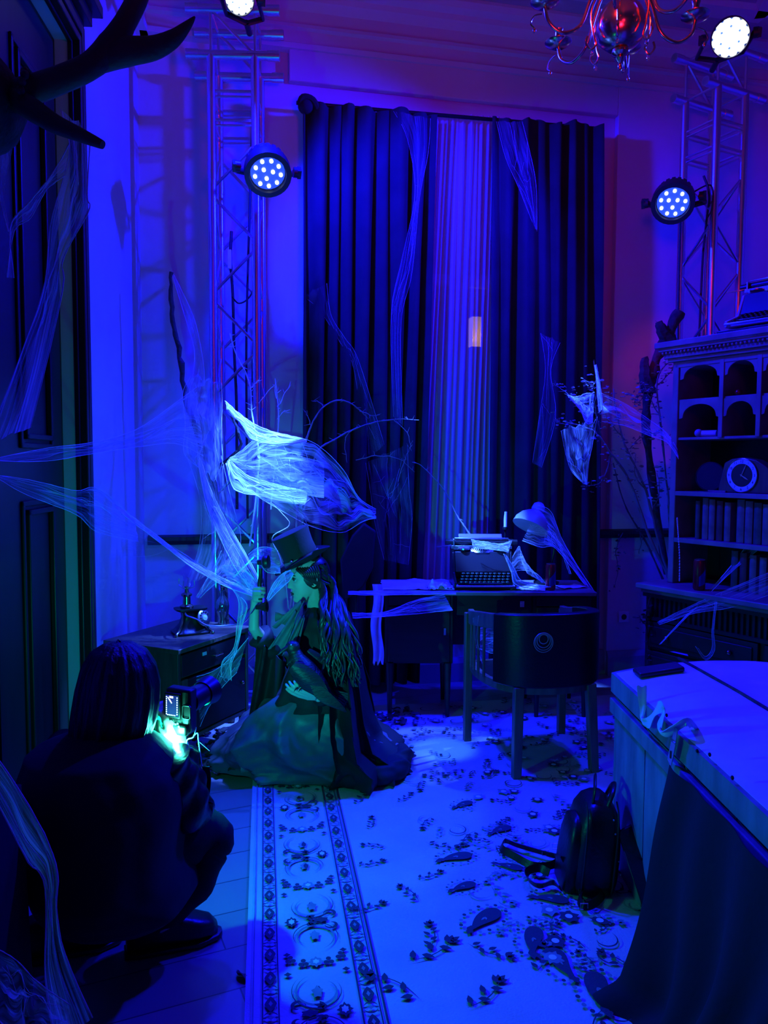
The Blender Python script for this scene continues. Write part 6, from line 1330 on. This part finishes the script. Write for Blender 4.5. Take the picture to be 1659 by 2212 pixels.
for e in (1,):
    m = MB(); m.ball(P(629, 1393, 3.405), .0042, None, 8, 6); m.build('eye', 'eye_white', rv)
def wing(a, b, w_, dy, nf):
    m = MB(); d = (b-a); dn = d.normalized(); up_ = V(-dn.z, 0, dn.x); up_ = up_ if up_.z > 0 else -up_
    m.grid(lambda u, v: a+d*(u*.72)+up_*w_*(.5-v)*math.sin(PI*min(1, .18+u*.8))*1.1+V(0, dy-.018*math.sin(PI*v)*math.sin(PI*min(1, u+.2)), 0), 18, 10, thick=-.004)
    for k in range(nf):          # flight feathers fanning to the tip
        f = k/(nf-1); s0 = a+d*(.25+.25*f)+up_*w_*(.1-.45*f); s1 = a+d*(.72+.30*(1-abs(f-.3)))+up_*w_*(.12-.32*f)
        n_ = V(0, -1, 0); m.grid(lambda u, v: lerp(s0, s1, u)+up_*(.5-v)*.018*math.sin(PI*(.12+.82*u))+V(0, dy-.006-.0022*k+.003*abs(v-.5), 0), 10, 2, thick=-.0012)
    return m.build('wing', 'feather', rv, smooth=50)
wing(P(634, 1432, 3.40), P(748, 1530, 3.40), .085, -.045, 9)
wing(P(662, 1410, 3.46), P(756, 1496, 3.46), .060, .03, 7)
m = MB()
for k in range(6): m.grid(lambda u, v: lerp(P(700, 1492, 3.42), P(742+3*k, 1530-5*k, 3.42), u)+V(0, .003*k, (v-.5)*.02), 6, 2, thick=-.0012)
m.build('tail', 'feather', rv)
for e in (-1, 1):
    m = MB(); a = P(655+e*5, 1468, 3.43); m.tube([a, a+V(-.01, -.005, -.035)], .004, 6)
    for k in (-1, 0, 1): m.tube(smooth_pts([a+V(-.01, -.005, -.035), a+V(-.022, -.010+.010*k, -.040), a+V(-.030, -.012+.014*k, -.050)], 3), radii([.0028, .0022, .0008], 7), 5)
    m.build('leg', 'black_plastic', rv)

# ================================================================ PHOTOGRAPHER
YP = 2.15
Q = lambda px, py, dy=0.0: P(px, py, YP+dy)
pr0 = Q(250, 1900); ph_ = thing('person', 'photographer in black crouching at the left with back turned, raising a camera', 'person', (pr0.x, 2.15, 0))
pf = V(.80, .58, -.05); PB = basis(pf, (.05, 0, 1)); pc_ = Q(262, 1492, .02)
m = MB(); headmesh(m, pc_, PB, 1.0)
m.tube([pc_+PB@V(-.02, 0, -.05), pc_+PB@V(-.03, 0, -.11), Q(236, 1610, .0)], [.060, .055, .075], 16)
hip = Q(215, 1880, -.05); cht = Q(235, 1660, .0)
m.tube([Q(236, 1610), cht, Q(222, 1780, -.03), hip], [.08, .13, .13, .15], 20, flat=.9)
sr, sl = Q(350, 1645, -.02), Q(120, 1625, .10)
m.tube([sr, Q(236, 1635, .03), sl], [.048, .075, .048], 14)
er, wr_ = Q(412, 1752, .04), P(386, 1606, 2.27)
m.tube([sr, lerp(sr, er, .5), er, lerp(er, wr_, .5), wr_], [.06, .052, .045, .04, .028], 14)
el2, wl2 = Q(300, 1690, .30), P(345, 1585, 2.36)
m.tube([sl, lerp(sl, el2, .5), el2, wl2], [.06, .05, .042, .028], 14)
kr = P(448, 1802, 2.30); fr_ = V(-.70, 2.28, .07); m.tube([hip+V(.08, 0, .0), lerp(hip, kr, .55)+V(0, 0, .03), kr], [.11, .09, .062], 14); m.tube([kr, lerp(kr, fr_, .5)+V(.03, -.02, 0), fr_], [.06, .055, .04], 12); m.tube([fr_, fr_+V(.13, .06, -.03)], [.038, .03], 10)
kl = P(330, 1800, 2.50); fl_ = V(-1.0, 2.25, .07); m.tube([hip+V(-.08, .05, 0), lerp(hip, kl, .55), kl], [.11, .09, .062], 14); m.tube([kl, lerp(kl, fl_, .5), fl_], [.06, .052, .04], 12); m.tube([fl_, fl_+V(.12, .06, -.03)], [.038, .03], 10)
handmesh(m, wr_+V(-.0, 0, .005), (-.25, .18, .9), (.75, -.6, .1), 1, (.7, .8, .8, .8), .92, .04, .6)
handmesh(m, wl2, (-.10, -.30, .9), (-.85, -.35, .2), -1, (.65, .75, .8, .8), .92, .04, .6)
m.build('body', 'skin', ph_, remesh=.0045, smooth=180)
m = MB()                          # shoulder-length straight dark hair
def hr(u, v):
    q = 2*PI*u; r = poly_at([(.05, 1388, 252, 252), (.02, 1392, 222, 284), (0, 1408, 196, 310), (0, 1440, 178, 330), (0, 1480, 168, 339), (0, 1520, 162, 338), (0, 1560, 156, 332), (0, 1600, 152, 318), (0, 1640, 156, 300), (0, 1662, 168, 280)], v)
    z = Q(250, r[1]).z; xl, xr = Q(r[2], r[1]).x, Q(r[3], r[1]).x; cx = (xl+xr)/2; rx = (xr-xl)/2; ry = rx*1.05*(1 if v < .6 else lerp(1, .75, (v-.6)/.4))
    k = 1+.030*math.sin(q*17+4*v)+.022*math.sin(q*29+v*3); return V(cx+rx*k*math.cos(q), YP+.01+ry*k*math.sin(q), z)
m.grid(hr, 110, 36, thick=-.008); m.build('dark_hair', 'black_hair', ph_, smooth=80)
def garm2(name, rows, mt, fold, nf, seed, n=90):
    def fn(u, v):
        r = poly_at(rows, v); q = 2*PI*u; xl, xr = Q(r[1], r[0]).x, Q(r[2], r[0]).x; z = Q(250, r[0]).z; cx, rx = (xl+xr)/2, (xr-xl)/2; cy, ry = (r[3]+r[4])/2, (r[4]-r[3])/2
        k = 1+fold*(math.sin(q*nf+2*math.sin(v*5+seed))+.6*math.sin(q*nf*.6+v*6+seed))*(.3+v)+.03*nz((math.cos(q)*3, math.sin(q)*3, v*7+seed)); x, y = sup(q, .85); return V(cx+x*rx*k, cy+y*ry*k, z)
    m = MB(); m.grid(fn, n, 44, thick=-.005); return m.build(name, mt, ph_, smooth=80)
garm2('jacket', [(1570, 190, 292, 2.06, 2.24), (1588, 134, 335, 1.98, 2.24), (1606, 84, 362, 1.93, 2.28), (1650, 68, 396, 1.90, 2.34), (1710, 66, 408, 1.88, 2.42), (1780, 76, 400, 1.86, 2.44), (1850, 92, 398, 1.85, 2.44), (1890, 104, 412, 1.88, 2.40), (1925, 112, 418, 1.92, 2.36), (1945, 118, 400, 1.95, 2.33)], 'black_cloth', .012, 7, 1.7)
m = MB(); c0 = Q(236, 1590); rr = [[c0+V(r*1.15*math.cos(2*PI*k/30), r*math.sin(2*PI*k/30)+.01, z) for k in range(30)] for z, r in ((-.03, .10), (0, .098), (.03, .092), (.05, .085))]; m.loft(rr, cap=False); m.build('jacket_collar', 'black_cloth', ph_)
sleeve('sleeve', [sr, lerp(sr, er, .5), er, lerp(er, wr_, .5), lerp(er, wr_, .92)], [.078, .070, .066, .056, .044], 'leather', ph_, .006)
sleeve('sleeve', [sl, lerp(sl, el2, .5), el2, lerp(el2, wl2, .5), lerp(el2, wl2, .92)], [.078, .068, .062, .054, .044], 'leather', ph_, .006)
sleeve('trouser_leg', [hip+V(.06, 0, .0), lerp(hip, kr, .55)+V(0, 0, .03), kr, kr+V(-.01, -.01, -.04), lerp(kr, fr_, .5)+V(.03, -.02, 0), fr_+V(0, 0, .03)], [.12, .105, .075, .075, .068, .052], 'black_cloth', ph_, .004)
sleeve('trouser_leg', [hip+V(-.06, .05, .0), lerp(hip, kl, .55), kl, kl+V(-.01, 0, -.04), lerp(kl, fl_, .5), fl_+V(0, 0, .03)], [.12, .105, .075, .075, .065, .052], 'black_cloth', ph_, .004)
for c, dd_ in ((fr_, V(.92, .38, 0)), (fl_, V(.9, .42, 0))):
    c = V(c.x, c.y, 0); s_ = V(-dd_.y, dd_.x, 0); m = MB(); rings = []
    for a, w_, h in ((-.085, .028, .05), (-.07, .038, .11), (-.02, .045, .13), (.03, .046, .12), (.08, .050, .085), (.13, .050, .065), (.17, .040, .05), (.19, .016, .03)):
        rings.append([c+dd_*a+s_*w_*sup(2*PI*k/20, .6)[0]+V(0, 0, .018+h*(.5+.5*sup(2*PI*k/20, .6)[1])) for k in range(20)])
    m.loft(rings); bt = m.build('boot', 'leather', ph_, smooth=70)
    m = MB(); m.loft([[c+dd_*a+s_*w_*sup(2*PI*k/16, .5)[0]+V(0, 0, .001+.010+.010*sup(2*PI*k/16, .5)[1]) for k in range(16)] for a, w_ in ((-.09, .03), (-.05, .045), (.05, .048), (.13, .056), (.19, .035), (.205, .012))]); m.build('sole', 'black_plastic', bt)
m = MB(); c = Q(267, 1960, -.23); m.box(c, (.010, .004, .034)); m.build('zip_pull', 'steel', ph_)

# ---- camera held upright
cp = P(392, 1528, 2.285); CF = basis((.30, .95, .02), (0.03, 0, 1))     # forward = towards the woman
def cq_(x, y, z): return cp+CF@V(x, y, z)                                  # y to the left of it
cm = thing('photo_camera', 'black camera held upright by the crouching photographer, rear screen lit', 'camera', cp)
def cbox(m, c, s_): m.box(cq_(*c), s_, CF)
m = MB(); cbox(m, (.0, .0, -.005), (.042, .085, .135)); cbox(m, (.005, .045, -.0), (.05, .02, .06)); cbox(m, (-.006, 0, -.060), (.05, .075, .035)); m.build('camera_body', 'camera_skin', cm, bevel=.008)
m = MB(); m.tube([cq_(.02, -.01, .012), cq_(.055, -.01, .012), cq_(.10, -.01, .012)], [.036, .037, .034], 26); m.tube([cq_(.10, -.01, .012), cq_(.145, -.01, .012)], [.038, .046], 26); m.build('lens', 'black_plastic', cm)
m = MB(); cbox(m, (-.028, .012, .014), (.008, .054, .076)); scn = m.build('screen_frame', 'black_plastic', cm, bevel=.003)
m = MB(); cbox(m, (-.0325, .012, .014), (.001, .043, .063)); m.build('screen', 'screen_glow', scn)
rnd = random.Random(4); m = MB()
for k in range(9): cbox(m, (-.0335, .0305, .040-.0065*k), (.0006, .0030, .0035)); 
for k in range(8): cbox(m, (-.0335, -.0060, .040-.0072*k), (.0006, .0028, .0040))
for k in range(5): cbox(m, (-.0335, .026-.006*k, -.0145), (.0006, .0035, .0028))
m.tube([cq_(-.0336, .026, .040), cq_(-.0336, .016, .026)], .0012, 5); m.tube([cq_(-.0336, .020, .034), cq_(-.0336, .012, .022)], .0016, 5); cbox(m, (-.0335, .014, .0405), (.0006, .013, .006))
m.build('screen_readout', 'screen_text', scn)
m = MB(); m.tube([cq_(-.030, -.036+.013*x, .0+.018*z) for x, z in ((-1, -.9), (-1, .9), (-.7, 1.1), (.7, 1.1), (1, .9), (1, -.9), (.7, -1.1), (-.7, -1.1))], .0030, 8, closed=True); cbox(m, (-.024, -.036, 0), (.012, .022, .032)); m.build('eyecup', 'black_plastic', cm)
for y, z, r in ((.014, -.034, .0085), (.000, -.036, .003), (-.008, -.033, .003), (-.012, -.042, .003)):
    m = MB(); a = cq_(-.030, y, z-.005); m.tube([a, a+CF@V(-.004, 0, 0)], r, 14); m.build('button', 'lamp_metal', cm)
m = MB(); m.box(cq_(.022, .040, -.052), (.006, .012, .012), CF); m.build('assist_lamp', 'green_led', cm)
st_ = smooth_pts([cq_(.0, -.055, -.06), P(432, 1584, 2.26), P(428, 1592, 2.26), P(432, 1620, 2.26), P(438, 1660, 2.26)], 5)
m = MB(); m.tube(smooth_pts([cq_(.0, -.05, -.055), P(418, 1592, 2.26), P(404, 1600, 2.26), P(406, 1630, 2.26), P(414, 1690, 2.26)], 6), .0022, 6)
m.tube(smooth_pts([P(418, 1590, 2.26), P(427, 1584, 2.26), P(429, 1602, 2.26), P(436, 1656, 2.26)], 5), .0020, 6); m.tube([P(430, 1602, 2.26), P(453, 1622, 2.26)], .0012, 5); m.build('strap_cord', 'strand', cm)
m = MB(); m.grid(lambda u, v: P(lerp(437, 453, u)+3*math.sin(v*5), lerp(1655, 1750, v), 2.26+.012*math.sin(v*6)), 3, 16, thick=.003); m.build('strap', 'leather', cm)
GL = cq_(.050, .058, -.060)
blue_spot('camera_assist_light', GL, P(655, 1330, 3.6), 30, 58, .9, (0.01, .95, 1.0), .012)
point('assist_light_spill', GL, 7.5, (0.0, 1.0, .7), .012)
point('assist_light_at_hand', P(376, 1588, 2.235), 3.0, (0.06, 1.0, .72), .01)
